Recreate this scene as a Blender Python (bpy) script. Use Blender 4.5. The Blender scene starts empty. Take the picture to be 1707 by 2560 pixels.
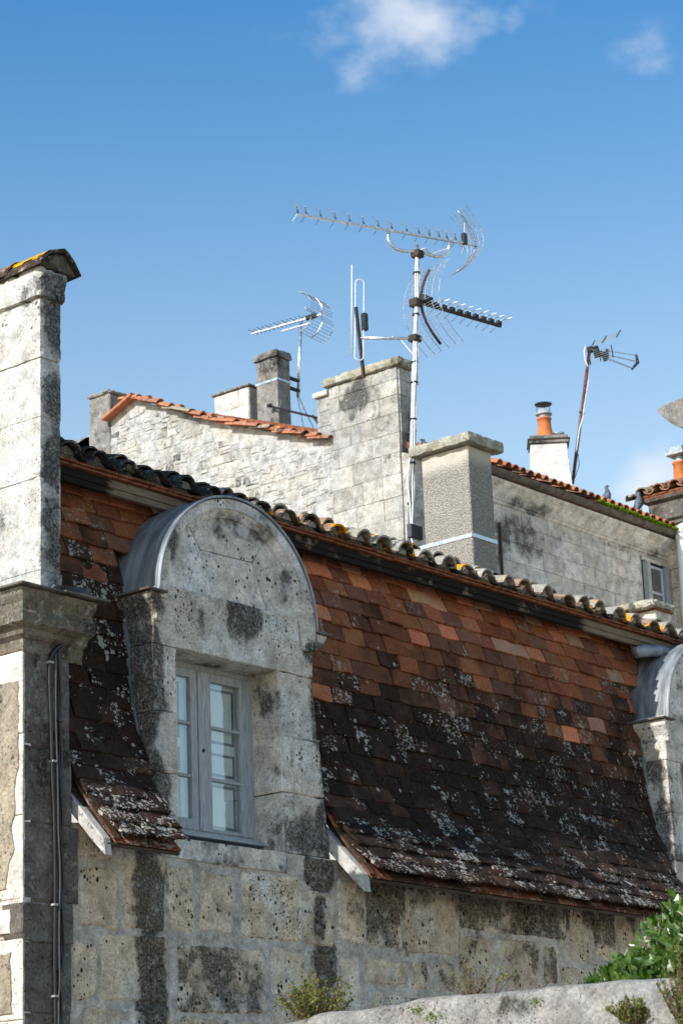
import bpy, bmesh, math, random
from mathutils import Vector, Matrix, noise as mnoise

random.seed(7)
S = bpy.context.scene
COL = S.collection
R = math.radians

# ------------------------------------------------------------------ camera
CAM_LOC = Vector((-13.8434, -12.7927, 1.6796))
yaw, pitch, roll = R(39.2), R(16.75), R(2.18)
h = Vector((math.cos(yaw), math.sin(yaw), 0)); r0 = Vector((math.sin(yaw), -math.cos(yaw), 0)); u0 = Vector((0, 0, 1))
fw = h * math.cos(pitch) + u0 * math.sin(pitch)
up0 = -h * math.sin(pitch) + u0 * math.cos(pitch)
cr = r0 * math.cos(roll) - up0 * math.sin(roll)
cu = r0 * math.sin(roll) + up0 * math.cos(roll)
cam = bpy.data.cameras.new('camera'); camo = bpy.data.objects.new('camera', cam); COL.objects.link(camo)
camo.matrix_world = Matrix(((cr.x, cu.x, -fw.x, CAM_LOC.x), (cr.y, cu.y, -fw.y, CAM_LOC.y), (cr.z, cu.z, -fw.z, CAM_LOC.z), (0, 0, 0, 1)))
cam.sensor_fit = 'VERTICAL'; cam.sensor_height = 36.0; cam.sensor_width = 24.0
cam.lens = 85.0; cam.clip_start = 0.1; cam.clip_end = 3000
cam.dof.use_dof = True; cam.dof.focus_distance = 20.5; cam.dof.aperture_fstop = 4.0
S.camera = camo

# ------------------------------------------------------------------ sky and sun
TO_SUN = Vector((-1.0, 0.04, 0.66)).normalized()
W = bpy.data.worlds.new('World'); S.world = W; W.use_nodes = True
nt = W.node_tree; N = nt.nodes; L = nt.links
N.clear()
wo = N.new('ShaderNodeOutputWorld'); bg = N.new('ShaderNodeBackground')
sky = N.new('ShaderNodeTexSky'); sky.sky_type = 'NISHITA'; sky.sun_disc = False
sky.sun_elevation = math.asin(TO_SUN.z); sky.sun_rotation = R(272.3)
sky.altitude = 60; sky.air_density = 1.0; sky.dust_density = 0.6; sky.ozone_density = 2.2
bg.inputs[1].default_value = 0.085
# clear deep-blue air: paler towards the horizon, deeper overhead, the same all round
tcs = N.new('ShaderNodeTexCoord'); spz = N.new('ShaderNodeSeparateXYZ'); L.new(tcs.outputs['Generated'], spz.inputs[0])
zr = N.new('ShaderNodeMapRange'); zr.interpolation_type = 'SMOOTHSTEP'; L.new(spz.outputs[2], zr.inputs[0]); zr.inputs[1].default_value = .24; zr.inputs[2].default_value = .54
zc = N.new('ShaderNodeMix'); zc.data_type = 'RGBA'; L.new(zr.outputs[0], zc.inputs[0]); zc.inputs[6].default_value = (2.55, 2.25, 1.80, 1); zc.inputs[7].default_value = (.50, 1.42, 1.85, 1)
hs = N.new('ShaderNodeMix'); hs.data_type = 'RGBA'; hs.blend_type = 'MULTIPLY'; hs.inputs[0].default_value = 1.0; L.new(sky.outputs[0], hs.inputs[6]); L.new(zc.outputs[2], hs.inputs[7])

def wm(op, a, b=None, c=None):
    n = N.new('ShaderNodeMath'); n.operation = op
    for i, v in enumerate((a, b, c)):
        if v is None: continue
        if isinstance(v, (int, float)): n.inputs[i].default_value = v
        else: L.new(v, n.inputs[i])
    return n.outputs[0]
geo = N.new('ShaderNodeTexCoord'); vd = geo.outputs['Generated']
def wdot(vec):
    n = N.new('ShaderNodeVectorMath'); n.operation = 'DOT_PRODUCT'; L.new(vd, n.inputs[0]); n.inputs[1].default_value = vec
    return n.outputs['Value']
def wblob(d, e1, s1, s2, amp):
    d = Vector(d).normalized(); e1 = (Vector(e1) - d * d.dot(Vector(e1))).normalized(); e2 = d.cross(e1)
    a = wm('DIVIDE', wdot(e1), s1); b = wm('DIVIDE', wdot(e2), s2)
    rr = wm('ADD', wm('MULTIPLY', a, a), wm('MULTIPLY', b, b))
    g = wm('POWER', 2.718, wm('MULTIPLY', rr, -1.0))
    return wm('MULTIPLY', wm('MULTIPLY', g, amp), wm('GREATER_THAN', wdot(d), 0.0))
cn = N.new('ShaderNodeTexNoise'); cn.inputs['Scale'].default_value = 34; cn.inputs['Detail'].default_value = 9; cn.inputs['Roughness'].default_value = 0.58
mp = N.new('ShaderNodeMapping'); mp.inputs['Scale'].default_value = (1, 1, 1.5); L.new(vd, mp.inputs[0]); L.new(mp.outputs[0], cn.inputs['Vector'])
right = tuple(cr)
blobs = [((.7065, .5290, .4705), (.80, -.6, .05), .040, .021, 1.12), ((.6985, .5500, .4600), (.5, -.5, .7), .018, .012, .74), ((.7190, .5120, .4700), (.8, -.6, .1), .022, .015, .80),
         ((.7290, .4980, .4690), (.8, -.6, .1), .009, .010, .62), ((.761, .4628, .4546), (.75, -.6, .5), .022, .011, .47), ((.767, .457, .449), (.75, -.6, .1), .016, .008, .50),
         ((.8136, .5020, .2918), (.4, -.6, .7), .020, .014, 1.1), ((.820, .493, .291), (.6, -.8, .1), .013, .006, .70), ((.698, .6096, .3757), (.6, -.7, .5), .011, .006, .50),
         ((-.2, -.85, .45), (1, 0, 0), .16, .07, .9), ((-.75, -.5, .42), (1, -1, 0), .14, .06, .9), ((.3, -.8, .52), (1, .2, 0), .12, .05, .85)]
acc = None
for bl in blobs:
    v = wblob(*bl); acc = v if acc is None else wm('MAXIMUM', acc, v)
cl = wm('SUBTRACT', wm('ADD', acc, wm('MULTIPLY', wm('SUBTRACT', cn.outputs['Fac'], 0.5), 1.7)), 0.26)
mr = N.new('ShaderNodeMapRange'); mr.interpolation_type = 'SMOOTHSTEP'; L.new(cl, mr.inputs[0])
mr.inputs[1].default_value = 0.0; mr.inputs[2].default_value = 1.15
fac = wm('MULTIPLY', wm('MULTIPLY', mr.outputs[0], 0.80), wm('MINIMUM', wm('MULTIPLY', acc, 3.0), 1.0))
mx = N.new('ShaderNodeMix'); mx.data_type = 'RGBA'; L.new(fac, mx.inputs[0]); L.new(hs.outputs[2], mx.inputs[6])
mx.inputs[7].default_value = (8.2, 8.6, 9.2, 1)
L.new(mx.outputs[2], bg.inputs[0]); L.new(bg.outputs[0], wo.inputs[0])

sl = bpy.data.lights.new('sun', 'SUN'); slo = bpy.data.objects.new('sun', sl); COL.objects.link(slo)
sl.energy = 4.6; sl.angle = R(0.53); sl.color = (1.0, 0.965, 0.915)
slo.rotation_euler = (-TO_SUN).to_track_quat('-Z', 'Y').to_euler(); slo.location = (-30, 2, 30)

S.view_settings.view_transform = 'Standard'; S.view_settings.look = 'None'
S.view_settings.exposure = 0.35; S.view_settings.gamma = 1.0; S.view_settings.use_curve_mapping = False

# ------------------------------------------------------------------ node helpers
class NT:
    def __init__(s, name):
        s.m = bpy.data.materials.new(name); s.m.use_nodes = True
        s.t = s.m.node_tree; s.t.nodes.clear()
        s.out = s.t.nodes.new('ShaderNodeOutputMaterial')
        s.b = s.t.nodes.new('ShaderNodeBsdfPrincipled'); s.t.links.new(s.b.outputs[0], s.out.inputs[0])
        s._pos = None
    def n(s, k): return s.t.nodes.new(k)
    def put(s, sock, v):
        if v is None: return
        if isinstance(v, bpy.types.NodeSocket): s.t.links.new(v, sock)
        elif isinstance(v, (tuple, list)):
            v = tuple(v)
            if len(sock.default_value) == 4 and len(v) == 3: v = v + (1,)
            sock.default_value = v
        else: sock.default_value = v
    def pos(s):
        if s._pos is None: s._pos = s.n('ShaderNodeNewGeometry').outputs['Position']
        return s._pos
    def math(s, op, a, b=None, c=None, clamp=False):
        n = s.n('ShaderNodeMath'); n.operation = op; n.use_clamp = clamp
        for i, v in enumerate((a, b, c)):
            if v is not None: s.put(n.inputs[i], v)
        return n.outputs[0]
    def vec(s, op, a, b=None):
        n = s.n('ShaderNodeVectorMath'); n.operation = op; s.put(n.inputs[0], a)
        if b is not None: s.put(n.inputs[1], b)
        return n.outputs['Value'] if op in ('LENGTH', 'DOT_PRODUCT') else n.outputs[0]
    def scaled(s, sc, off=(0, 0, 0), v=None):
        n = s.n('ShaderNodeMapping'); s.put(n.inputs[0], v or s.pos()); n.inputs['Scale'].default_value = sc; n.inputs['Location'].default_value = off
        return n.outputs[0]
    def noise(s, scale, detail=4, rough=.55, v=None, dist=0.0):
        n = s.n('ShaderNodeTexNoise'); s.put(n.inputs['Vector'], v or s.pos()); n.inputs['Scale'].default_value = scale
        n.inputs['Detail'].default_value = detail; n.inputs['Roughness'].default_value = rough; n.inputs['Distortion'].default_value = dist
        return n.outputs['Fac']
    def voro(s, scale, v=None, rnd=1.0):
        n = s.n('ShaderNodeTexVoronoi'); s.put(n.inputs['Vector'], v or s.pos()); n.inputs['Scale'].default_value = scale; n.inputs['Randomness'].default_value = rnd
        return n.outputs['Distance'], n.outputs['Color']
    def step(s, x, a, b, lo=0.0, hi=1.0):
        n = s.n('ShaderNodeMapRange'); n.interpolation_type = 'SMOOTHSTEP'; s.put(n.inputs[0], x)
        for i, v in zip((1, 2, 3, 4), (a, b, lo, hi)): s.put(n.inputs[i], v)
        return n.outputs[0]
    def mix(s, f, a, b, mode='MIX'):
        n = s.n('ShaderNodeMix'); n.data_type = 'RGBA'; n.blend_type = mode; n.clamp_factor = True
        s.put(n.inputs[0], f); s.put(n.inputs[6], a); s.put(n.inputs[7], b)
        return n.outputs[2]
    def sep(s, v):
        n = s.n('ShaderNodeSeparateXYZ'); s.put(n.inputs[0], v); return n.outputs
    def blob(s, c, r):
        v = s.vec('SUBTRACT', s.pos(), c); v = s.vec('DIVIDE', v, r)
        return s.step(s.vec('LENGTH', v), 1.25, 0.25)
    def finish(s, col, rough=.9, spec=.25, bump=None, bstr=.5, bdist=.01, metal=0.0):
        s.put(s.b.inputs['Base Color'], col); s.put(s.b.inputs['Roughness'], rough); s.put(s.b.inputs['Specular IOR Level'], spec); s.put(s.b.inputs['Metallic'], metal)
        if bump is not None:
            n = s.n('ShaderNodeBump'); n.inputs['Strength'].default_value = bstr; n.inputs['Distance'].default_value = bdist
            s.put(n.inputs['Height'], bump); s.t.links.new(n.outputs[0], s.b.inputs['Normal'])
        return s.m

def stone(name, light, warm, dark=(.020, .019, .018), dirt=.5, dscale=1.6, pit=22, pitamt=.5, speck=.4, white=.3, stain_shade_marks=(), yellow=0.0, streak=0.0, var=.25, bstr=.6, warmf=.5, seed=0.0, green=0.0, pitr=.16, pdirt=0.0):
    """limestone: two tones, black crust, pale lichen, pits; stains = shaped dark marks, run-off stains and painted shade (centre, radius, weight)"""
    t = NT(name); off = (seed, seed * 1.7, seed * .6)
    v = t.scaled((1, 1, 1), off)
    big = t.noise(dscale, 8, .62, v); mid = t.noise(7, 8, .68, v); fine = t.noise(48, 6, .7, v); tone = t.noise(2.6, 5, .6, t.scaled((1, 1, 1), (seed + 5, 3, 9)))
    col = t.mix(t.step(tone, .5 - warmf * .35, .78 - warmf * .3), light, warm)
    oi = t.n('ShaderNodeObjectInfo').outputs['Random']
    col = t.mix(1.0, col, t.mix(oi, (1 - var,) * 3, (1 + var * .6,) * 3), 'MULTIPLY')
    col = t.mix(1.0, col, t.mix(t.step(mid, .28, .72), (.60, .595, .59), (1.24, 1.235, 1.23)), 'MULTIPLY')
    col = t.mix(1.0, col, t.mix(t.step(fine, .3, .7), (.70, .69, .68), (1.24, 1.235, 1.23)), 'MULTIPLY')
    st = None
    for c, r, w in stain_shade_marks:
        x = t.math('MULTIPLY', t.blob(c, r), w); st = x if st is None else t.math('MAXIMUM', st, x)
    d = t.math('ADD', t.math('MULTIPLY', big, .62), t.math('MULTIPLY', mid, .38))
    if streak:
        sn = t.noise(5.5, 6, .6, t.scaled((1, 1, .16), off))
        d = t.math('ADD', d, t.math('MULTIPLY', t.math('SUBTRACT', sn, .5), streak))
    if pdirt: d = t.math('ADD', d, t.math('MULTIPLY', t.math('SUBTRACT', oi, .55), pdirt))
    d = t.math('ADD', .5, t.math('MULTIPLY', t.math('SUBTRACT', d, .5), 1.9))
    if st is not None: d = t.math('ADD', d, t.math('MULTIPLY', st, .34))
    dm = t.step(d, .70 - dirt * .24, .89 - dirt * .20)
    dm2 = t.math('MULTIPLY', dm, t.step(fine, .74, .36, .66, 1.0))
    col = t.mix(t.math('MULTIPLY', dm2, .93), col, dark)
    if green: col = t.mix(t.math('MULTIPLY', t.step(t.noise(3.1, 6, .65, t.scaled((1, 1, 1), (3, 8, seed))), .52, .68), green), col, (.10, .095, .03))
    if white:
        wn = t.noise(15, 8, .72, t.scaled((1, 1, .8), (seed + 2, 1, 4)))
        col = t.mix(t.math('MULTIPLY', t.step(wn, .56, .63), white), col, (.50, .50, .47))
    if speck: col = t.mix(t.math('MULTIPLY', t.step(t.noise(95, 3, .6, v), .60, .70), speck), col, (.03, .028, .026))
    if yellow: col = t.mix(t.math('MULTIPLY', t.step(t.noise(6, 7, .7, t.scaled((1, 1, 1), (9, seed, 2))), .62, .66), yellow), col, (.52, .24, .015))
    # pits
    pv = t.scaled((1, 1, 1), (seed, 2, 7)); wob = t.noise(30, 2, .5, pv)
    wn_ = t.n('ShaderNodeTexNoise'); t.put(wn_.inputs['Vector'], pv); wn_.inputs['Scale'].default_value = 55; wn_.inputs['Detail'].default_value = 3; wobv = wn_.outputs['Color']
    vs = t.vec('ADD', pv, t.vec('MULTIPLY', t.n('ShaderNodeNewGeometry').outputs['Normal'], (0, 0, 0)))
    pdn = t.step(t.noise(3.5, 4, .6, t.scaled((1, 1, 1), (seed, 9, 1))), .34, .62)
    dist, vcol = t.voro(pit * 1.9, t.vec('ADD', t.scaled((1, 1, .8), (seed, 2, 7)), t.vec('MULTIPLY', wobv, (.012, .012, .012))))
    rsep = t.n('ShaderNodeSeparateColor'); t.put(rsep.inputs[0], vcol)
    rq = t.math('POWER', rsep.outputs[0], 2.4)
    rad = t.math('MULTIPLY', t.math('MULTIPLY', t.math('MULTIPLY', rq, pdn), pitr * 3.0), t.math('ADD', wob, .5))
    pm = t.step(t.math('SUBTRACT', dist, rad), .02, -.07)
    d2, vc2 = t.voro(pit * 4.0, t.scaled((1, 1, .7), (seed + 1, 5, 3)))
    rs2 = t.n('ShaderNodeSeparateColor'); t.put(rs2.inputs[0], vc2)
    pm2 = t.step(t.math('SUBTRACT', d2, t.math('MULTIPLY', t.math('MULTIPLY', t.step(rs2.outputs[1], .45, 1.0), pdn), pitr * 2.3)), .03, -.08)
    pits = t.math('MAXIMUM', pm, pm2)
    col = t.mix(t.math('MULTIPLY', pits, pitamt), col, (.022, .019, .016))
    hgt = t.math('SUBTRACT', t.math('ADD', t.math('MULTIPLY', mid, .9), t.math('MULTIPLY', fine, .5)), t.math('MULTIPLY', pits, .9 * min(1, pitamt * 1.6)))
    return t.finish(col, .97, .03, hgt, bstr, .012)

# house stonework
M = {}
M['dormer_stone'] = stone('dormer_limestone', (.68, .66, .62), (.61, .54, .45), dirt=.66, pdirt=.10, dscale=2.6, pit=17, pitamt=.9, speck=.30, white=.5, streak=.26, var=.14, seed=1.3,
    stain_shade_marks=[((-.56, .2, 5.9), (.16, .6, .75), 1.7), ((-.54, .2, 5.1), (.13, .5, .5), 1.3), ((-.45, 0, 5.3), (.10, .4, .7), .5), ((.50, 0, 6.56), (.36, .3, .22), .95), ((.05, 0, 6.45), (.3, .3, .2), .4), ((1.47, 0, 5.95), (.15, .5, .42), 1.3), ((1.50, 0, 5.35), (.10, .5, .5), .7), ((1.54, 0, 4.95), (.24, .5, .5), 1.3), ((1.2, 0, 4.85), (.3, .3, .2), .5),
            ((1.4, 0, 6.42), (.2, .4, .14), .9), ((.35, .05, 7.32), (.5, .3, .10), .5), ((-.56, .1, 6.5), (.22, .7, .2), 1.3), ((.93, .2, 5.8), (.10, .25, .9), .25), ((6.86, .2, 5.6), (.14, .25, .8), .35)])
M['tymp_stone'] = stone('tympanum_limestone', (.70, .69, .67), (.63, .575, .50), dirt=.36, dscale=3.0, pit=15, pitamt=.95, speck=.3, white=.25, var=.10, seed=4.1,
    stain_shade_marks=[((.40, .05, 7.36), (.62, .3, .16), .85), ((1.05, .05, 7.02), (.16, .3, .34), .75), ((-.33, .05, 7.1), (.14, .3, .35), .65), ((.5, -.02, 7.5), (.7, .1, .1), .5)])
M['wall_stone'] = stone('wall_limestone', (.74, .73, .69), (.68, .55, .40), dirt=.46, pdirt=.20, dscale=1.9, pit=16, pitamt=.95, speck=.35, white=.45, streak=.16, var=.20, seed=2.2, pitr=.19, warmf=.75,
    stain_shade_marks=[((-.64, 0, 4.2), (.24, .3, .65), 1.4), ((-.62, 0, 3.55), (.22, .3, .6), 1.4), ((1.38, 0, 4.62), (.24, .3, .26), 1.5), ((1.42, 0, 3.80), (.20, .3, .22), 1.6), ((1.36, 0, 4.2), (.13, .3, .5), 1.0), ((1.45, 0, 3.4), (.16, .3, .4), 1.0),
            ((2.2, 0, 4.3), (.5, .3, .4), .5), ((2.9, 0, 4.3), (.5, .3, .4), .55), ((-1.15, 0, 4.25), (.2, .3, .25), .5), ((-1.1, 0, 4.62), (.3, .3, .12), .9), ((2.3, 0, 3.8), (.5, .3, .14), .7), ((3.6, 0, 3.95), (.5, .3, .3), .6), ((5.0, 0, 4.4), (.5, .3, .4), .55), ((4.2, 0, 4.5), (1.1, .3, .35), .95), ((2.6, 0, 4.5), (1.1, .3, .4), 1.0), ((5.6, 0, 4.5), (1.0, .3, .4), .95), ((3.8, 0, 3.95), (1.9, .3, .45), .62)])  # broad marks below the right eaves: staining plus eave shade painted in
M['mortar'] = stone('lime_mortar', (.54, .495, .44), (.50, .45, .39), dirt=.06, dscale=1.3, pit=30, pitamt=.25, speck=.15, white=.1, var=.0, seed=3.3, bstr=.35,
    stain_shade_marks=[((-.64, 0, 4.2), (.24, .3, .65), 1.6), ((-.62, 0, 3.5), (.22, .3, .6), 1.6), ((1.38, 0, 4.5), (.17, .3, .4), 1.2), ((1.42, 0, 3.8), (.17, .3, .4), 1.2), ((2.6, 0, 4.55), (1.4, .3, .36), 1.05), ((4.8, 0, 4.55), (1.9, .3, .36), 1.05), ((3.8, 0, 4.05), (2.6, .3, .4), .62)])  # run-off streaks; the wide marks mix staining with painted eave shade
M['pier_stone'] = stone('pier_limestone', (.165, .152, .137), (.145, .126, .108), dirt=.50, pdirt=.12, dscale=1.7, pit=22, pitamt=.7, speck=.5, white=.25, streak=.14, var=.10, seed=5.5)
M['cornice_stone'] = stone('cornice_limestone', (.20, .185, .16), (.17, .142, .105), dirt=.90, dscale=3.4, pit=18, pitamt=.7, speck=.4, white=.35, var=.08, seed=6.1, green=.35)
M['end_stone'] = stone('end_wall_limestone', (.68, .66, .62), (.60, .55, .47), dirt=.20, dscale=2.0, pit=19, pitamt=.6, speck=.3, white=.3, var=.06, seed=7.7)
M['render_coat'] = stone('old_lime_render', (.31, .27, .215), (.34, .285, .21), dirt=.25, dscale=2.0, pit=24, pitamt=.7, speck=.3, white=.2, var=.04, seed=8.2)
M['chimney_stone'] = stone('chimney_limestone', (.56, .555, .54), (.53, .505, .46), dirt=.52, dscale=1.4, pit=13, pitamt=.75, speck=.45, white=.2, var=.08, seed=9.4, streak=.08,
    stain_shade_marks=[((-1.55, -.02, 8.05), (.22, .15, .40), 1.6), ((-1.55, -.02, 7.55), (.20, .15, .5), 1.45), ((-1.55, -.02, 6.9), (.2, .15, .6), 1.25), ((-1.55, -.02, 8.55), (.2, .15, .4), 1.2), ((-1.5, -.02, 8.92), (.3, .085, .2), .85), ((-1.75, .3, 7.1), (.1, .5, .3), .35)])  # street-face marks: black crust, deepened with the face's shade painted in
M['rubble'] = stone('rubble_limestone', (.48, .478, .47), (.47, .45, .405), dirt=.50, pdirt=.22, dscale=1.0, pit=9, pitamt=.5, speck=.25, white=.45, var=.22, seed=10.2, bstr=.9, warmf=.25)
M['rubble_mortar'] = stone('rubble_mortar', (.45, .447, .437), (.45, .425, .375), dirt=.38, dscale=.9, pit=12, pitamt=.4, speck=.2, white=.3, var=0, seed=10.2, bstr=.9)
M['stack_stone'] = stone('stack_ashlar', (.42, .417, .405), (.45, .425, .38), dirt=.68, pdirt=.10, dscale=.9, pit=9, pitamt=.35, speck=.35, white=.35, var=.22, seed=11.4, streak=.10,
    stain_shade_marks=[((10.7, 6.7, 12.75), (.5, .6, .35), .55), ((10.7, 6.4, 12.3), (.5, .5, .3), .35), ((10.9, 6.1, 11.6), (.35, .06, 1.5), .9), ((10.7, 7.5, 12.9), (.3, .2, .2), .5)])
M['rear_stone'] = stone('rear_ashlar', (.70, .69, .67), (.63, .595, .54), dirt=.24, pdirt=.03, dscale=.8, pit=8, pitamt=.4, speck=.35, white=.25, var=.16, seed=12.8, streak=.14, pitr=.11,
    stain_shade_marks=[((12.9, 6, 11.0), (1.15, .3, .6), .8), ((13.2, 6, 11.55), (1.0, .3, .14), .6), ((13.2, 6, 10.2), (1.0, .3, .3), .7), ((16.2, 6, 11.5), (.9, .3, .18), .6), ((15.8, 6, 11.42), (1.2, .3, .07), .5)])
M['dark_stack'] = stone('sooty_ashlar', (.26, .255, .247), (.24, .225, .20), dirt=.90, dscale=1.6, pit=10, pitamt=.5, speck=.5, white=.4, var=.14, seed=13.1, yellow=.25)
M['cap_stone'] = stone('lichened_cap', (.40, .385, .33), (.36, .33, .24), dirt=.55, dscale=2.6, pit=14, pitamt=.6, speck=.5, white=.4, var=.05, seed=14.9, yellow=.25, green=.2)
M['wing_stone'] = stone('wing_limestone', (.68, .655, .60), (.62, .54, .42), dirt=.12, dscale=1.4, pit=9, pitamt=.5, speck=.2, white=.3, var=.10, seed=15.5)
M['garden_stone'] = stone('garden_wall_limestone', (.27, .266, .258), (.26, .245, .225), dirt=.60, dscale=4.5, pit=26, pitamt=.7, speck=.5, white=.22, var=0, seed=16.6, green=.12, bstr=.9)
M['white_render'] = stone('white_chimney_render', (.74, .735, .71), (.68, .66, .62), dirt=.12, dscale=1.4, pit=12, pitamt=.2, speck=.12, white=.2, var=0, seed=17.3, streak=.0)

def roughcast():
    t = NT('roughcast_concrete'); d, c = t.voro(58); d2, c2 = t.voro(70)
    n = t.noise(1.6, 6, .6)
    g = t.n('ShaderNodeSeparateColor'); t.put(g.inputs[0], c)
    col = t.mix(g.outputs[0], (.27, .245, .21), (.46, .43, .385))
    z = t.sep(t.pos())[2]
    smooth = t.step(t.math('ADD', z, t.math('MULTIPLY', n, .35)), 10.16, 10.34)
    col = t.mix(t.step(d, .25, .6, 0, .6), col, (.20, .18, .15))
    col = t.mix(t.math('MULTIPLY', smooth, .85), col, (.50, .45, .385))
    col = t.mix(t.step(n, .56, .75, 0, .35), col, (.17, .16, .145))
    hgt = t.math('MULTIPLY', t.math('SUBTRACT', 1.0, d), t.math('SUBTRACT', 1.0, smooth))
    return t.finish(col, .97, .03, hgt, .8, .02)
M['roughcast'] = roughcast()

def tile_mat(name, obj=True):
    """old plain tile: base colour and age from the tile itself"""
    t = NT(name)
    if obj:
        oi = t.n('ShaderNodeObjectInfo'); base, age = oi.outputs['Color'], oi.outputs['Alpha']
    else:
        a = t.n('ShaderNodeAttribute'); a.attribute_name = 'Col'; base, age = a.outputs['Color'], a.outputs['Alpha']
    v = t.pos()
    n1 = t.noise(4.2, 7, .65, v); n2 = t.noise(34, 7, .72, v); n3 = t.noise(120, 3, .6, v)
    col = t.mix(1.0, base, t.mix(t.step(n2, .25, .75), (.70, .68, .66), (1.25, 1.22, 1.2)), 'MULTIPLY')
    dm = t.math('ADD', t.math('MULTIPLY', n1, .60), t.math('MULTIPLY', n2, .40))
    dm = t.math('ADD', dm, t.math('MULTIPLY', age, .46))
    wn = t.n('ShaderNodeTexWhiteNoise'); t.put(wn.inputs['Vector'], base); tr = wn.outputs['Value']
    dk = t.step(dm, .58, .90)
    dkc = t.mix(t.step(n2, .35, .7), (.010, .0075, .006), (.044, .030, .023))
    dkc = t.mix(t.math('MULTIPLY', tr, .45), dkc, t.mix(1.0, base, (.30, .32, .36), 'MULTIPLY'))
    col = t.mix(t.math('MULTIPLY', dk, .95), col, dkc)
    # grey-white lichen crusts: fine rounded speckle gathered in clusters
    zz = t.sep(v)[2]; low = t.step(zz, 5.25, 4.75)
    clus = t.math('ADD', t.noise(5.5, 4, .6, t.scaled((1, 1, 1), (1, 6, 2))), t.math('MULTIPLY', t.math('SUBTRACT', t.math('POWER', tr, 2.0), .35), .22))
    clus = t.math('ADD', clus, t.math('MULTIPLY', low, t.step(t.sep(v)[0], .5, -.2, .07, .17)))
    wk = None
    for sc, rr, sd in ((30, .62, 2), (58, .62, 5), (15, .5, 9)):
        wv = t.n('ShaderNodeTexNoise'); t.put(wv.inputs['Vector'], v); wv.inputs['Scale'].default_value = sc * .8; wv.inputs['Detail'].default_value = 3
        dd, cc_ = t.voro(sc, t.vec('ADD', t.scaled((1, 1, 1), (sd, 1, 7)), t.vec('MULTIPLY', wv.outputs['Color'], (.9 / sc,) * 3)))
        sp_ = t.n('ShaderNodeSeparateColor'); t.put(sp_.inputs[0], cc_)
        rad = t.math('MULTIPLY', t.math('MULTIPLY', t.math('POWER', sp_.outputs[0], 2.0), t.step(clus, .44, .66)), rr * 1.3)
        k_ = t.step(t.math('SUBTRACT', dd, rad), .0, -.16); wk = k_ if wk is None else t.math('MAXIMUM', wk, k_)
    wk = t.math('MULTIPLY', wk, t.step(n3, .30, .55, .35, 1))
    col = t.mix(t.math('MULTIPLY', wk, t.step(age, .15, .7, .25, .85)), col, t.mix(n2, (.32, .30, .26), (.64, .60, .53)))
    d, c = t.voro(9, t.scaled((1, 1, 1), (3, 3, 1))); cs = t.n('ShaderNodeSeparateColor'); t.put(cs.inputs[0], c)
    ring = t.math('MULTIPLY', t.step(t.math('SUBTRACT', d, t.math('MULTIPLY', t.step(cs.outputs[0], .90, 1), .20)), .02, -.02), t.step(age, .3, .7))
    col = t.mix(t.math('MULTIPLY', ring, .75), col, (.40, .41, .38))
    ms = t.step(t.noise(8, 6, .7, t.scaled((1, 1, 1), (7, 2, 5))), .64, .69)
    col = t.mix(t.math('MULTIPLY', ms, t.math('MULTIPLY', t.step(age, .35, .8), t.math('ADD', .35, t.math('MULTIPLY', low, .5)))), col, (.10, .085, .016))
    ye = t.step(t.noise(10, 5, .6, t.scaled((1, 1, 1), (2, 9, 5))), .715, .735)
    col = t.mix(t.math('MULTIPLY', ye, t.step(age, .4, .8)), col, (.50, .25, .02))
    hgt = t.math('ADD', t.math('ADD', t.math('MULTIPLY', n2, .7), t.math('MULTIPLY', n3, .25)), t.math('MULTIPLY', wk, .5))
    return t.finish(col, .96, .03, hgt, .75, .008)
M['tile'] = tile_mat('old_plain_tile', True); M['tile_mass'] = tile_mat('old_plain_tile_mass', False)

def canal_mat(name, dirt=.5, yellow=True, red=(.30, .115, .06)):
    t = NT(name); oi = t.n('ShaderNodeObjectInfo')
    n1 = t.noise(6, 8, .68); n2 = t.noise(40, 6, .7)
    col = t.mix(1.0, oi.outputs['Color'], t.mix(t.step(n2, .3, .7), (.65, .64, .63), (1.25, 1.25, 1.24)), 'MULTIPLY')
    dk = t.step(t.math('ADD', n1, t.math('MULTIPLY', oi.outputs['Alpha'], .34)), .62, .76)
    col = t.mix(t.math('MULTIPLY', dk, .92), col, (.022, .021, .020))
    col = t.mix(t.math('MULTIPLY', t.step(t.noise(22, 8, .74, t.scaled((1, 1, 1), (3, 3, 3))), .57, .64), .6), col, (.40, .39, .35))
    if yellow: col = t.mix(t.math('MULTIPLY', t.step(t.noise(5, 6, .6, t.scaled((1, 1, 1), (1, 4, 8))), .572, .60), t.step(t.sep(t.pos())[0], .3, 1.0)), col, (.62, .27, .008))
    return t.finish(col, .96, .04, t.math('ADD', n1, t.math('MULTIPLY', n2, .6)), .7, .01)
M['canal'] = canal_mat('weathered_canal_tile'); M['canal_rear'] = canal_mat('red_canal_tile', yellow=False)

def simple(name, col, rough=.6, spec=.3, metal=0.0, var=.25, sc=12, bstr=.2, stretch=(1, 1, 1)):
    t = NT(name); n = t.noise(sc, 6, .62, t.scaled(stretch))
    c = t.mix(1.0, col, t.mix(t.step(n, .3, .7), (1 - var,) * 3, (1 + var,) * 3), 'MULTIPLY')
    return t.finish(c, t.step(n, .2, .8, max(0, rough - .1), min(1, rough + .12)), spec, n, bstr, .004, metal)
M['zinc'] = simple('weathered_zinc', (.235, .255, .275), .5, .5, .30, .42, 5, .25, (1, 3.0, .35))
M['zinc_new'] = simple('galvanised_strap', (.55, .59, .62), .35, .5, .85, .15, 20, .1)
M['alu'] = simple('aluminium_tube', (.62, .63, .64), .35, .5, .85, .2, 30, .1)
M['alu_dull'] = simple('dull_aluminium', (.30, .30, .30), .5, .4, .7, .25, 30, .1)
M['rust'] = simple('rusty_steel', (.055, .042, .036), .8, .3, .2, .5, 40, .3)
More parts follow.
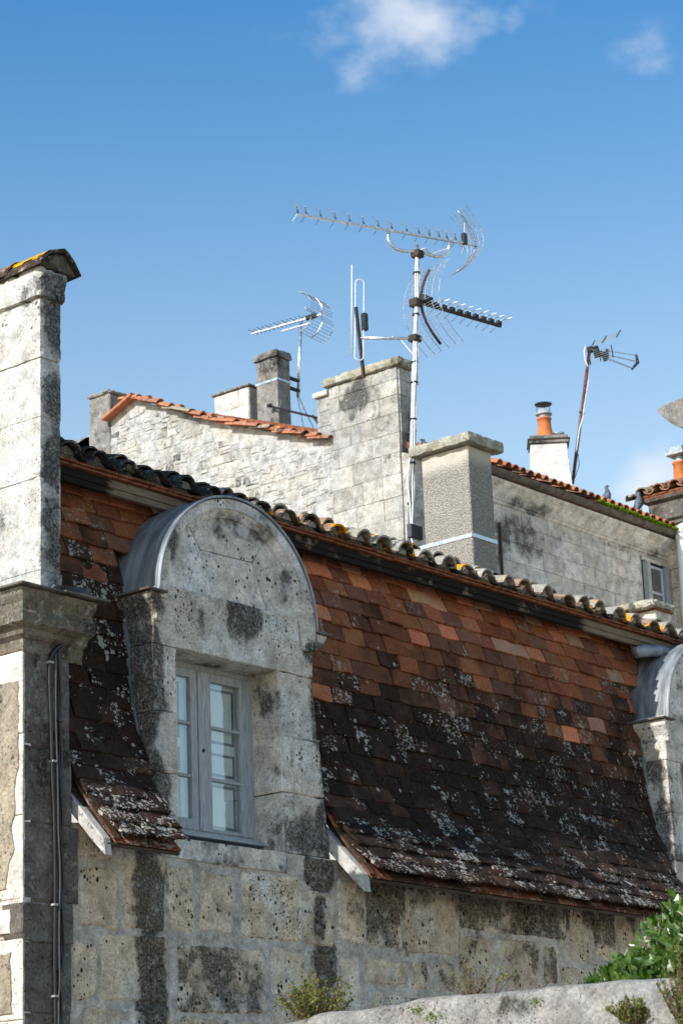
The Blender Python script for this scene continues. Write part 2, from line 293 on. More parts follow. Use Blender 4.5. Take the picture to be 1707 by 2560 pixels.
M['black_plastic'] = simple('black_plastic', (.014, .014, .015), .5, .4, 0, .3, 30, .1)
M['grey_box'] = simple('grey_box_plastic', (.055, .058, .06), .5, .4, 0, .2, 20, .1)
M['white_cable'] = simple('white_cable_sheath', (.62, .62, .60), .5, .4, 0, .12, 20, .1)
M['black_cable'] = simple('black_cable_sheath', (.012, .012, .013), .38, .5, 0, .2, 20, .1)
M['grey_cable'] = simple('grey_cable_sheath', (.085, .085, .08), .6, .3, 0, .2, 20, .1)
M['clip_white'] = simple('aged_white_clip', (.36, .36, .34), .6, .3, 0, .2, 20, .1)
M['red_brick'] = simple('thin_red_brick', (.20, .075, .042), .9, .15, 0, .5, 16, .5)
M['pot'] = simple('terracotta_pot', (.52, .165, .055), .8, .2, 0, .2, 9, .3)
M['cowl'] = simple('painted_cowl', (.36, .40, .42), .55, .4, .3, .35, 12, .2)
M['brown_pole'] = simple('brown_painted_pole', (.14, .055, .05), .6, .3, .2, .4, 20, .2)
M['pvc'] = simple('white_pvc_pipe', (.74, .75, .76), .4, .4, 0, .05, 6, .05)
M['frame_paint'] = simple('weathered_grey_paint', (.36, .372, .385), .66, .3, 0, .30, 11, .5, (9, 9, .7))
M['rear_frame'] = simple('white_window_paint', (.55, .58, .62), .5, .35, 0, .12, 10, .1)
M['shutter_white'] = simple('interior_shutter_paint', (.66, .68, .67), .55, .3, 0, .05, 4, .05)
M['shutter_line'] = simple('grey_green_line_paint', (.075, .105, .115), .55, .3, 0, .1, 6, .05)
M['dark_inside'] = simple('dark_interior', (.03, .03, .03), .9, .1, 0, .2, 4, .05)
M['curtain'] = simple('dim_net_curtain', (.13, .14, .14), .9, .1, 0, .35, 9, .3, (6, 6, .3))
M['soffit'] = simple('soffit_boards', (.075, .06, .047), .9, .1, 0, .5, 8, .4, (.6, 6, 6))
M['slab_zinc'] = simple('old_zinc_capping', (.135, .115, .095), .75, .3, .3, .5, 7, .4)
M['moss'] = simple('bright_moss', (.12, .19, .012), 1.0, .05, 0, .55, 16, .8)
M['ground'] = simple('pale_gravel_ground', (.36, .305, .24), .95, .1, 0, .3, 2, .4)
M['bark'] = simple('woody_stem', (.12, .075, .05), .9, .1, 0, .4, 40, .3)
M['pigeon'] = simple('pigeon_feathers', (.10, .115, .135), .7, .3, 0, .5, 18, .1)

def wood(name, a, b, char=False, axis=(.5, 9, 9)):
    t = NT(name); n = t.noise(7, 7, .7, t.scaled(axis)); n2 = t.noise(3, 5, .6)
    g = t.noise(22, 4, .6, t.scaled(axis))
    col = t.mix(t.step(n, .3, .7), a, b); col = t.mix(t.step(g, .54, .66, 0, .6), col, (.05, .04, .03))
    if char:
        x = t.sep(t.pos())[0]; z = t.sep(t.pos())[2]
        e = t.math('ADD', x, t.math('MULTIPLY', t.math('SUBTRACT', n, .5), .55))
        m1 = t.step(e, -.66, -.76)
        m2 = t.math('MULTIPLY', t.step(e, 1.0, 1.1), t.step(e, 6.05, 5.9))
        up_ = t.step(t.math('ADD', z, t.math('MULTIPLY', n2, .10)), 7.515, 7.485)
        m2 = t.math('MULTIPLY', m2, t.step(t.math('ADD', n2, t.math('MULTIPLY', up_, .3)), .34, .46))
        m1 = t.math('MULTIPLY', m1, t.step(t.math('ADD', t.math('MULTIPLY', n2, .06), z), 7.63, 7.60))
        col = t.mix(t.math('MULTIPLY', t.math('MAXIMUM', m1, m2), .96), col, (.008, .007, .006))
    return t.finish(col, .9, .15, t.math('ADD', n, g), .6, .006)
M['fascia'] = wood('charred_fascia_wood', (.27, .205, .145), (.15, .11, .08), True)
M['rafter'] = wood('silvered_rafter_wood', (.56, .54, .50), (.30, .28, .26), False, (9, 1.0, 1.0))

def glass():
    t = NT('old_window_glass')
    for n in list(t.t.nodes):
        if n.type == 'BSDF_PRINCIPLED': t.t.nodes.remove(n)
    tr = t.n('ShaderNodeBsdfTransparent'); gl = t.n('ShaderNodeBsdfGlossy'); gl.inputs['Roughness'].default_value = .02; gl.inputs['Color'].default_value = (.9, .95, 1, 1)
    tr.inputs[0].default_value = (.96, .98, .98, 1)
    lw = t.n('ShaderNodeLayerWeight'); lw.inputs[0].default_value = .5
    ms = t.n('ShaderNodeMixShader'); t.t.links.new(t.math('ADD', t.math('MULTIPLY', t.math('POWER', lw.outputs['Facing'], 3.0), .8), .10, clamp=True), ms.inputs[0]); t.t.links.new(tr.outputs[0], ms.inputs[1]); t.t.links.new(gl.outputs[0], ms.inputs[2])
    bp = t.n('ShaderNodeBump'); bp.inputs['Strength'].default_value = .25; bp.inputs['Distance'].default_value = .01; t.put(bp.inputs['Height'], t.noise(5, 2, .5)); t.t.links.new(bp.outputs[0], gl.inputs['Normal'])
    t.t.links.new(ms.outputs[0], t.out.inputs[0])
    return t.m
M['glass'] = glass()

def leaf_mat(name, a, b, back, rough=.35, trans=.25):
    t = NT(name); at = t.n('ShaderNodeAttribute'); at.attribute_name = 'Col'
    s_ = t.n('ShaderNodeSeparateColor'); t.put(s_.inputs[0], at.outputs['Color'])
    c = t.mix(s_.outputs[0], a, b); c = t.mix(t.step(s_.outputs[1], .91, .95), c, back)
    m = t.finish(c, rough, .5)
    t.b.inputs['Subsurface Weight'].default_value = 0.0
    tl = t.n('ShaderNodeBsdfTranslucent'); t.put(tl.inputs[0], t.mix(1.0, c, (1.3, 1.5, .6), 'MULTIPLY'))
    ms = t.n('ShaderNodeMixShader'); ms.inputs[0].default_value = trans
    t.t.links.new(t.b.outputs[0], ms.inputs[1]); t.t.links.new(tl.outputs[0], ms.inputs[2]); t.t.links.new(ms.outputs[0], t.out.inputs[0])
    return m
M['laurel'] = leaf_mat('glossy_green_leaf', (.03, .072, .011), (.095, .16, .026), (.45, .38, .24), .28)
M['herb'] = leaf_mat('small_herb_leaf', (.06, .085, .015), (.20, .20, .04), (.22, .12, .06), .7)

# ------------------------------------------------------------------ mesh helpers
def tag(o, label=None, cat=None, group=None, kind=None):
    for k, v in (('label', label), ('category', cat), ('group', group), ('kind', kind)):
        if v: o[k] = v
    return o
def empty(name, loc, label, cat, group=None):
    o = bpy.data.objects.new(name, None); COL.objects.link(o); o.location = loc; o.empty_display_size = .2
    return tag(o, label, cat, group)
def attach(o, parent):
    COL.objects.link(o)
    if parent is not None:
        o.parent = parent
        if parent.type == 'EMPTY' and parent.parent is None: o.matrix_parent_inverse = Matrix.Translation(-Vector(parent.location))
    return o
class MB:
    def __init__(s): s.v = []; s.f = []; s.c = []; s.cur = None
    def add(s, vs, fs):
        o = len(s.v); s.v += [tuple(p) for p in vs]; s.f += [tuple(i + o for i in f) for f in fs]
        s.c += [s.cur] * len(vs)
    def box(s, x0, x1, y0, y1, z0, z1, m=None):
        vs = [Vector((x, y, z)) for x in (x0, x1) for y in (y0, y1) for z in (z0, z1)]
        if m is not None: vs = [m @ p for p in vs]
        s.add(vs, [(0, 1, 3, 2), (4, 6, 7, 5), (0, 4, 5, 1), (2, 3, 7, 6), (0, 2, 6, 4), (1, 5, 7, 3)])
        return s
    def tube(s, pts, r, n=8, cap=True, r2=None):
        pts = [Vector(p) for p in pts]; k = len(pts); rings = []
        t0 = (pts[1] - pts[0]).normalized(); a = t0.orthogonal().normalized()
        for i, p in enumerate(pts):
            t = ((pts[min(i + 1, k - 1)] - p).normalized() + (p - pts[max(i - 1, 0)]).normalized()).normalized()
            a = (a - t * a.dot(t)).normalized(); b = t.cross(a)
            rr = r if r2 is None else r + (r2 - r) * i / (k - 1)
            if isinstance(r, (list, tuple)): rr = r[i]
            rings.append([p + (a * math.cos(2 * math.pi * j / n) + b * math.sin(2 * math.pi * j / n)) * rr for j in range(n)])
        fs = [(i * n + j, i * n + (j + 1) % n, (i + 1) * n + (j + 1) % n, (i + 1) * n + j) for i in range(k - 1) for j in range(n)]
        if cap: fs += [tuple(range(n))[::-1], tuple((k - 1) * n + j for j in range(n))]
        s.add([q for g in rings for q in g], fs); return s
    def lathe(s, c, prof, n=16):
        vs = [(c[0] + r * math.cos(2 * math.pi * j / n), c[1] + r * math.sin(2 * math.pi * j / n), c[2] + z) for r, z in prof for j in range(n)]
        k = len(prof); fs = [(i * n + j, i * n + (j + 1) % n, (i + 1) * n + (j + 1) % n, (i + 1) * n + j) for i in range(k - 1) for j in range(n)]
        fs += [tuple(range(n))[::-1], tuple((k - 1) * n + j for j in range(n))]
        s.add(vs, fs); return s
    def mesh(s, name, mat, smooth=False, bevel=0.0):
        me = bpy.data.meshes.new(name); me.from_pydata(s.v, [], s.f)
        if any(c is not None for c in s.c):
            at = me.color_attributes.new('Col', 'FLOAT_COLOR', 'POINT')
            at.data.foreach_set('color', [x for c in s.c for x in (c or (0, 0, 0, 1))])
        if isinstance(mat, str): mat = M[mat]
        if mat: me.materials.append(mat)
        bm = bmesh.new(); bm.from_mesh(me); bmesh.ops.recalc_face_normals(bm, faces=bm.faces)
        if bevel: bmesh.ops.bevel(bm, geom=list(bm.edges), offset=bevel, segments=1, affect='EDGES', profile=.6)
        if smooth:
            for f in bm.faces: f.smooth = True
        bm.to_mesh(me); bm.free(); return me
    def build(s, name, mat, parent=None, smooth=False, bevel=0.0, label=None, kind=None):
        o = bpy.data.objects.new(name, s.mesh(name, mat, smooth, bevel)); attach(o, parent)
        return tag(o, label, kind=kind)

def jitter(poly, seg, jit):
    out = []; n = len(poly)
    for i in range(n):
        a = Vector(poly[i]); b = Vector(poly[(i + 1) % n]); k = max(1, int((b - a).length / seg))
        for j in range(k): out.append(a.lerp(b, j / k) + Vector((random.uniform(-jit, jit), random.uniform(-jit, jit))))
    return out
def slab(name, poly, f, d, axis, mat, parent, bev=.008, seg=.12, jit=.004, label=None):
    """a stone: outline in the wall plane, front at f, d deep; axis 'Y' faces -Y (u = X), axis 'X' faces -X (u = Y)"""
    p = jitter(poly, seg, jit); n = len(p); c = sum(p, Vector((0, 0))) / n
    q = [x + (c - x).normalized() * bev * 1.4 for x in p]
    conv = (lambda u, v, w: (u, w, v)) if axis == 'Y' else (lambda u, v, w: (w, u, v))
    vs = [conv(x.x, x.y, f + d) for x in p] + [conv(x.x, x.y, f + bev) for x in p] + [conv(x.x, x.y, f) for x in q]
    fs = [tuple(range(n))] + [(i, (i + 1) % n, n + (i + 1) % n, n + i) for i in range(n)] + [(n + i, n + (i + 1) % n, 2 * n + (i + 1) % n, 2 * n + i) for i in range(n)] + [tuple(2 * n + i for i in range(n))]
    mb = MB(); mb.add(vs, fs); return mb.build(name, mat, parent, label=label)
def rbox(name, x0, x1, y0, y1, z0, z1, mat, parent, amp=.005, res=.06, label=None):
    """a worn block: gridded box with uneven faces and chipped arrises"""
    nx, ny, nz = (max(2, min(26, int(round(d / res)))) for d in (x1 - x0, y1 - y0, z1 - z0)); idx = {}; vs = []; fs = []
    def vert(i, j, k):
        if (i, j, k) not in idx:
            p = Vector((x0 + (x1 - x0) * i / nx, y0 + (y1 - y0) * j / ny, z0 + (z1 - z0) * k / nz))
            on = [(a in (0, n)) for a, n in ((i, nx), (j, ny), (k, nz))]; q = p * 9.0
            d = Vector((mnoise.noise(q), mnoise.noise(q + Vector((7, 3, 1))), mnoise.noise(q + Vector((2, 9, 5))))) * amp
            if sum(on) >= 2:
                ch = amp * (.5 + 2.2 * max(0, mnoise.noise(p * 17.0 + Vector((1, 1, 4)))))
                c = Vector(((x0 + x1) / 2, (y0 + y1) / 2, (z0 + z1) / 2))
                for a in range(3):
                    if on[a]: d[a] += ch if p[a] < c[a] else -ch
            idx[(i, j, k)] = len(vs); vs.append(tuple(p + d))
        return idx[(i, j, k)]
    for k in (0, nz): fs += [(vert(i, j, k), vert(i + 1, j, k), vert(i + 1, j + 1, k), vert(i, j + 1, k)) for i in range(nx) for j in range(ny)]
    for j in (0, ny): fs += [(vert(i, j, k), vert(i + 1, j, k), vert(i + 1, j, k + 1), vert(i, j, k + 1)) for i in range(nx) for k in range(nz)]
    for i in (0, nx): fs += [(vert(i, j, k), vert(i, j + 1, k), vert(i, j + 1, k + 1), vert(i, j, k + 1)) for j in range(ny) for k in range(nz)]
    mb = MB(); mb.add(vs, fs); return mb.build(name, mat, parent, label=label)
def rect(u0, u1, v0, v1): return [(u0, v0), (u1, v0), (u1, v1), (u0, v1)]
def ashlar(parent, axis, f, d, u0, u1, rows, wmin, wmax, mat, gap=.006, bev=.006, jit=.003, name='stone', clip=None, maxn=999):
    n = 0
    for z0, z1 in zip(rows[:-1], rows[1:]):
        u = u0 - random.uniform(0, wmin * .7)
        while u < u1 - .02:
            w = random.uniform(wmin, wmax); a, b = max(u, u0), min(u + w, u1)
            if u1 - b < wmin * .4: b = u1
            if b - a > .04 and not (clip and clip(a, b, z0, z1)):
                slab(name, rect(a + gap / 2, b - gap / 2, z0 + gap / 2, z1 - gap / 2), f + random.uniform(-.004, .004), d, axis, mat, parent, bev, .25, jit); n += 1
            u = b
    return n
def sweep(name, path_pts, prof, mat, parent, smooth=False):
    """mitred moulding: path points with outward mitre direction, profile (out, z)"""
    vs = []; k = len(prof)
    for (x, y), (ox, oy) in path_pts:
        vs += [(x + ox * o, y + oy * o, z) for o, z in prof]
    fs = [(i * k + j, i * k + (j + 1) % k, (i + 1) * k + (j + 1) % k, (i + 1) * k + j) for i in range(len(path_pts) - 1) for j in range(k)]
    fs += [tuple(range(k)), tuple((len(path_pts) - 1) * k + j for j in range(k))]
    mb = MB(); mb.add(vs, fs); return mb.build(name, mat, parent, smooth)

# ------------------------------------------------------------------ ground
g = MB(); g.add([(-400, -400, 0), (400, -400, 0), (400, 400, 0), (-400, 400, 0)], [(0, 1, 2, 3)])
tag(g.build('ground', 'ground'), kind='structure')

# ------------------------------------------------------------------ the old house
house = empty('stone_house', (-1.9, 0, 0), 'old limestone house with steep brown tiled mansard roof and round-headed dormers', 'house')
XR = 9.6
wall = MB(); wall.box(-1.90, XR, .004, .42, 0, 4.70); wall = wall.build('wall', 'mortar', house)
A = [[-1.37, -0.96, 3.96, 4.39], [-0.88, -0.46, 3.96, 4.55], [-0.44, -0.13, 3.98, 4.48], [-0.06, 0.31, 4.0, 4.47], [0.41, 1.14, 3.98, 4.51], [1.18, 1.57, 4.46, 4.70], [1.16, 1.54, 3.97, 4.43],
     [-1.42, -1.19, 3.42, 3.83], [-1.15, -0.43, 3.43, 3.92], [-0.33, 0.67, 3.39, 3.89], [0.75, 1.17, 3.55, 3.92], [1.24, 1.56, 3.68, 3.94], [-1.33, -0.37, 3.0, 3.36], [-0.32, 0.63, 2.95, 3.33], [-1.43, -0.91, 4.46, 4.70],
     [1.60, 1.93, 4.04, 4.55], [1.96, 2.43, 4.02, 4.60], [2.49, 3.20, 4.01, 4.62], [3.69, 4.90, 4.26, 4.66], [4.95, 5.26, 4.08, 4.64], [5.35, 5.72, 4.14, 4.65], [5.78, 6.28, 4.13, 4.65], [3.22, 4.46, 3.7, 4.20],
     [1.92, 2.5, 3.72, 3.92], [2.56, 2.77, 3.69, 3.93], [2.86, 3.15, 3.7, 3.93], [1.60, 1.84, 3.48, 3.92], [4.51, 4.71, 3.85, 4.17], [4.76, 5.20, 3.78, 4.02], [1.95, 2.15, 3.49, 3.65], [2.21, 2.64, 3.45, 3.63], [3.26, 3.66, 4.26, 4.62],
     [.74, 1.16, 3.1, 3.48], [1.24, 1.56, 3.2, 3.62], [2.72, 3.4, 3.3, 3.62], [5.3, 6.2, 3.7, 4.06], [6.34, 7.1, 4.0, 4.6]]
for a in A:
    x0, x1, z0, z1 = a; j = lambda: random.uniform(-.018, .018)
    poly = [(x0 + .03 + j(), z0 + j()), ((x0 + x1) / 2, z0 + j() * .6), (x1 - .03, z0 + j()), (x1 + j() * .6, z0 + .04), (x1 + j(), (z0 + z1) / 2), (x1 + j() * .6, z1 - .04), (x1 - .03 + j(), z1 + j()), ((x0 + x1) / 2, z1 + j() * .6), (x0 + .03, z1 + j()), (x0 + j() * .5, z1 - .04), (x0 + j(), (z0 + z1) / 2), (x0 + j() * .6, z0 + .04)]
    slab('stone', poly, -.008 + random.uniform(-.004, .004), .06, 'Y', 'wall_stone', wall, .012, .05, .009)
slab('sill_stone', rect(-.47, .98, 4.535, 4.70), -.012, .3, 'Y', 'dormer_stone', wall, .01, .15, .006)
slab('sill_stone', rect(6.95, 8.4, 4.535, 4.70), -.012, .3, 'Y', 'dormer_stone', wall, .01, .15, .006)

# corner pier and end wall
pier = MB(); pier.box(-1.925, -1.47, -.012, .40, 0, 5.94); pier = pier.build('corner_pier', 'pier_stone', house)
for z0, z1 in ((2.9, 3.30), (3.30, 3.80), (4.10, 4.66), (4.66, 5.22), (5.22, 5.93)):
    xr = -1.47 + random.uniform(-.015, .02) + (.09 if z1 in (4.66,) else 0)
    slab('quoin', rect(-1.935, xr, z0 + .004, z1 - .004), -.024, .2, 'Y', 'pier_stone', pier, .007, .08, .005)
slab('quoin', [(-1.965, 3.86), (-1.965, 4.07), (-1.45, 4.10), (-1.45, 3.80), (-1.94, 3.80)], -.034, .2, 'Y', 'pier_stone', pier, .01, .06, .005)
endw = MB(); endw.box(-1.93, -1.6, .12, 6.2, 0, 6.3); endw = endw.build('end_wall', 'end_stone', house)
ashlar(endw, 'X', -1.944, .08, -.022, 2.4, [2.6, 3.25, 3.82, 4.1, 4.7, 5.3, 5.95], .7, 1.1, 'end_stone', .006, .006, .004)
slab('render_patch', [(.16, 4.18), (2.3, 4.10), (2.3, 5.62), (.02, 5.70), (.015, 5.05), (.06, 4.95), (.05, 4.72), (.085, 4.62), (.06, 4.45), (.12, 4.36)], -1.956, .03, 'X', 'render_coat', endw, .004, .05, .010)
slab('render_patch', [(.09, 3.86), (2.3, 3.84), (2.3, 4.02), (.08, 4.03)], -1.978, .05, 'X', 'end_stone', endw, .01, .05, .006)
slab('render_patch', [(.09, 3.30), (2.3, 3.22), (2.3, 3.66), (.10, 3.72)], -1.958, .03, 'X', 'render_coat', endw, .004, .05, .010)
# cornice: mitred moulding round the corner
prof = [(.0, 5.90), (.025, 5.92), (.03, 6.0), (.07, 6.03), (.085, 6.07), (.145, 6.10), (.15, 6.17), (.128, 6.20), (.13, 6.25), (.165, 6.30), (.18, 6.345), (.0, 6.345)]
cpath = [((-1.36, -.012), (.12, -1)), ((-1.60, -.012), (0, -1)), ((-1.93, -.012), (-1, -1)), ((-1.93, .6), (-1, 0)), ((-1.93, 5.0), (-1, 0))]
cp2 = []
for (pa, oa), (pb, ob) in zip(cpath[:-1], cpath[1:]):
    k_ = max(1, int(math.hypot(pb[0] - pa[0], pb[1] - pa[1]) / .04))
    if pa[1] > .55: k_ = 1
    for i_ in range(k_):
        t_ = i_ / k_; e_ = 1 + .07 * mnoise.noise((pa[0] * 9 + t_ * 7, pa[1] * 9 + t_ * 5, 1))
        cp2.append(((pa[0] + (pb[0] - pa[0]) * t_, pa[1] + (pb[1] - pa[1]) * t_), ((oa[0] + (ob[0] - oa[0]) * t_) * e_, (oa[1] + (ob[1] - oa[1]) * t_) * e_)))
cp2.append(cpath[-1])
corn = sweep('cornice', cp2, prof, 'cornice_stone', house)
core = MB(); core.box(-1.92, -1.34, -.01, .6, 5.93, 6.34); core.build('cornice_core', 'cornice_stone', corn)
sp = MB()
for pts in ([(-2.155, -.235), (-1.72, -.24), (-1.70, .5), (-2.155, .5)], [(-1.715, -.238), (-1.24, -.235), (-1.20, .30), (-1.69, .5)]):
    e = 0.0 if pts[0][0] < -2 else .010
    vs = [(x, y, 6.348 + e + .02 * (x + 1.7) ** 2) for x, y in pts] + [(x, y, 6.366 + e + .02 * (x + 1.7) ** 2) for x, y in pts]
    sp.add(vs, [(0, 1, 2, 3), (7, 6, 5, 4), (0, 4, 5, 1), (1, 5, 6, 2), (2, 6, 7, 3), (3, 7, 4, 0)])
sp.build('capping_sheet', 'slab_zinc', corn, bevel=.003)

# the corner chimney
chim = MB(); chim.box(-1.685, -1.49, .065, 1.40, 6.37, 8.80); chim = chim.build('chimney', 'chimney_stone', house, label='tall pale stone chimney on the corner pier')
for z0, z1 in ((6.37, 6.595), (6.595, 7.333), (7.333, 7.82), (7.82, 8.30), (8.30, 8.785)):
    b = MB(); o = random.uniform(-.006, .006)
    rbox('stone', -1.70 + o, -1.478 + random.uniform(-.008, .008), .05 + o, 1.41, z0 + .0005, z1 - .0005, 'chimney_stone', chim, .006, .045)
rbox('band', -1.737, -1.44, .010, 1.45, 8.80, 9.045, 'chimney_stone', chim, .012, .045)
def barrel(mb, r1, r2, ln, th, m, ang=math.pi, n=9, flat=1.0):
    vs = []
    for y, r in ((0, r1), (ln, r2)):
        for rr in (r, r - th):
            for i in range(n):
                a = (math.pi - ang) / 2 + ang * i / (n - 1); vs.append(m @ Vector((-rr * math.cos(a), y, rr * math.sin(a) * flat)))
    fs = []
    for i in range(n - 1):
        fs += [(i, i + 1, 2 * n + i + 1, 2 * n + i), (n + i, 3 * n + i, 3 * n + i + 1, n + i + 1), (i, n + i, n + i + 1, i + 1), (2 * n + i, 2 * n + i + 1, 3 * n + i + 1, 3 * n + i)]
    fs += [(0, 2 * n, 3 * n, n), (n - 1, 2 * n - 1, 4 * n - 1, 3 * n - 1)]
    mb.add(vs, fs); return mb
CAPP = [(-1.775, 9.055), (-1.745, 9.105), (-1.685, 9.165), (-1.60, 9.205), (-1.52, 9.228), (-1.475, 9.205), (-1.42, 9.15), (-1.375, 9.105), (-1.335, 9.07)]
for i in range(4):
    mb = MB(); y0_, y1_ = -.035 + i * .385, -.035 + i * .385 + .42; n_ = len(CAPP); vs = []
    for y_, dz_ in ((y0_, .0 + .012 * (i % 2)), (y1_, -.012 + .012 * (i % 2))):
        vs += [(x_ + random.uniform(-.008, .008), y_ + random.uniform(-.012, .012), z_ + dz_ + random.uniform(-.004, .004)) for x_, z_ in CAPP]
        vs += [(x_ * 1.0, y_, z_ + dz_ - .032 + (.004 if 0 < k_ < n_ - 1 else .012)) for k_, (x_, z_) in enumerate(CAPP)]
    fs = []
    for k_ in range(n_ - 1): fs += [(k_, k_ + 1, 2 * n_ + k_ + 1, 2 * n_ + k_), (n_ + k_, 3 * n_ + k_, 3 * n_ + k_ + 1, n_ + k_ + 1), (k_, n_ + k_, n_ + k_ + 1, k_ + 1), (2 * n_ + k_, 2 * n_ + k_ + 1, 3 * n_ + k_ + 1, 3 * n_ + k_)]
    fs += [(0, 2 * n_, 3 * n_, n_), (n_ - 1, 2 * n_ - 1, 4 * n_ - 1, 3 * n_ - 1)]
    mb.add(vs, fs); o = mb.build('cap_tile', 'canal', chim); o.color = (.34, .22, .15, .75 if i else .9)
b = MB(); bp_ = [(-1.74, 9.048)] + [(x_ + (.02 if x_ < -1.5 else -.02), z_ - .028) for x_, z_ in CAPP[1:-1]] + [(-1.37, 9.048)]; nb_ = len(bp_)
b.add([(x_ + random.uniform(-.004, .004), -.005 + random.uniform(-.012, .012), z_) for x_, z_ in bp_] + [(x_, 1.42, z_) for x_, z_ in bp_], [tuple(range(nb_)), tuple(range(nb_, 2 * nb_))] + [(j, (j + 1) % nb_, nb_ + (j + 1) % nb_, nb_ + j) for j in range(nb_)]); b.build('cap_bedding', 'cornice_stone', chim)
# orange lichen crust on the nearest cap tile
ol = MB(); vs = []
for j in range(8):
    for i in range(6): t_ = i / 5 * 2.5 + .75; k_ = int(t_); f_ = t_ - k_; vs.append((CAPP[k_][0] + (CAPP[k_ + 1][0] - CAPP[k_][0]) * f_, -.02 + .055 * j, CAPP[k_][1] + (CAPP[k_ + 1][1] - CAPP[k_][1]) * f_ + .010 - .0012 * j))
ol.add(vs, [(j * 6 + i, j * 6 + i + 1, (j + 1) * 6 + i + 1, (j + 1) * 6 + i) for j in range(7) for i in range(5) if not (j in (0, 6) and i in (0, 4)) and random.random() > .2])
def lichen_orange():
    t = NT('orange_lichen'); n = t.noise(40, 6, .7); c = t.mix(t.step(n, .3, .7), (.42, .17, .006), (.75, .34, .012)); return t.finish(c, 1, .05, n, .6, .004)
M['orange'] = lichen_orange()
ol.build('lichen', 'orange', chim)

# ---- mansard roof
PROF = [(-.39, 4.535), (-.27, 4.672), (-.145, 4.82), (-.04, 4.95), (.062, 5.10), (.138, 5.26), (.20, 5.40), (.246, 5.55), (.288, 5.76), (.325, 6.0), (.350, 6.26), (.378, 6.6), (.415, 6.95), (.468, 7.17), (.530, 7.36), (.605, 7.58)]
SL = [0.0]
for (y0, z0), (y1, z1) in zip(PROF[:-1], PROF[1:]): SL.append(SL[-1] + math.hypot(y1 - y0, z1 - z0))
def prof_at(s):
    s = max(-.05, s)
    i = 0
    while i < len(SL) - 2 and SL[i + 1] < s: i += 1
    t = (s - SL[i]) / (SL[i + 1] - SL[i]); (y0, z0), (y1, z1) = PROF[i], PROF[i + 1]
    return y0 + (y1 - y0) * t, z0 + (z1 - z0) * t
def y_of_z(z):
    for (y0, z0), (y1, z1) in zip(PROF[:-1], PROF[1:]):
        if z <= z1: return y0 + (y1 - y0) * (z - z0) / (z1 - z0)
    return PROF[-1][0]
deck = MB()
for x0, x1 in ((-1.40, -.64), (1.62, 6.82), (8.95, XR)):
    vs = []
    for y, z in PROF: vs += [(x0, y + .05, z - .03), (x1, y + .05, z - .03), (x0, y + .07, z - .05), (x1, y + .07, z - .05)]
    k = len(PROF); fs = []
    for i in range(k - 1):
        a = i * 4; b = a + 4; fs += [(a, a + 1, b + 1, b), (a + 2, b + 2, b + 3, a + 3), (a, b, b + 2, a + 2), (a + 1, a + 3, b + 3, b + 1)]
    fs += [(0, 2, 3, 1), ((k - 1) * 4, (k - 1) * 4 + 1, (k - 1) * 4 + 3, (k - 1) * 4 + 2)]
    deck.add(vs, fs)
# closing boards behind the dormers, up to the eaves
for x0, x1 in ((-.60, 1.60), (6.78, 9.0)): deck.box(x0, x1, .60, .64, 4.6, 7.46)
roof = deck.build('mansard_roof', 'soffit', house, label='steep plain-tile mansard slope, red above and black with lichen below')

def tile_mesh(w, ln, th, k):
    mb = MB(); nx = 3; vs = []; ee = {}
    for l in (0, 1):
        for j, y in enumerate((0, .03, ln)):
            for i in range(nx + 1):
                x = -w / 2 + w * i / nx; cam_ = .006 * (1 - (2 * i / nx - 1) ** 2) * (1 if k != 1 else -.4)
                e = (random.uniform(-.004, .006) + (random.choice([0, 0, 0, .018]) if i in (0, nx) else 0) if (j == 0 and l == 0) else ee[i] if j == 0 else 0)
                if j == 0 and l == 0: ee[i] = e
                vs.append((x + (random.uniform(-.003, .003)), y + e, (th if l else 0) + cam_ - (.004 if (l and j == 0) else 0)))
    c = nx + 1; t0 = 3 * c; fs = []
    for j in range(2):
        for i in range(nx):
            a = j * c + i; fs += [(a, a + c, a + c + 1, a + 1), (t0 + a, t0 + a + 1, t0 + a + c + 1, t0 + a + c)]
        fs += [(j * c, t0 + j * c, t0 + (j + 1) * c, (j + 1) * c), (j * c + nx, (j + 1) * c + nx, t0 + (j + 1) * c + nx, t0 + j * c + nx)]
    fs += [(i, i + 1, t0 + i + 1, t0 + i) for i in range(nx)] + [(2 * c + i, t0 + 2 * c + i, t0 + 2 * c + i + 1, 2 * c + i + 1) for i in range(nx)]
    mb.add(vs, fs); return mb
TW = .283; TLN = .36; TH = .022
tm = [tile_mesh(TW - random.uniform(.006, .014), TLN, TH, k % 3) for k in range(9)]
tme = [t.mesh('tile', 'tile') for t in tm]
specs = []
nrow = 22; gauge = SL[-1] / nrow
SALMON, BEIGE = (.52, .19, .10), (.44, .245, .16)
BROWNS = [(.31, .108, .052), (.26, .088, .043), (.35, .125, .056), (.23, .088, .050), (.20, .090, .058)]
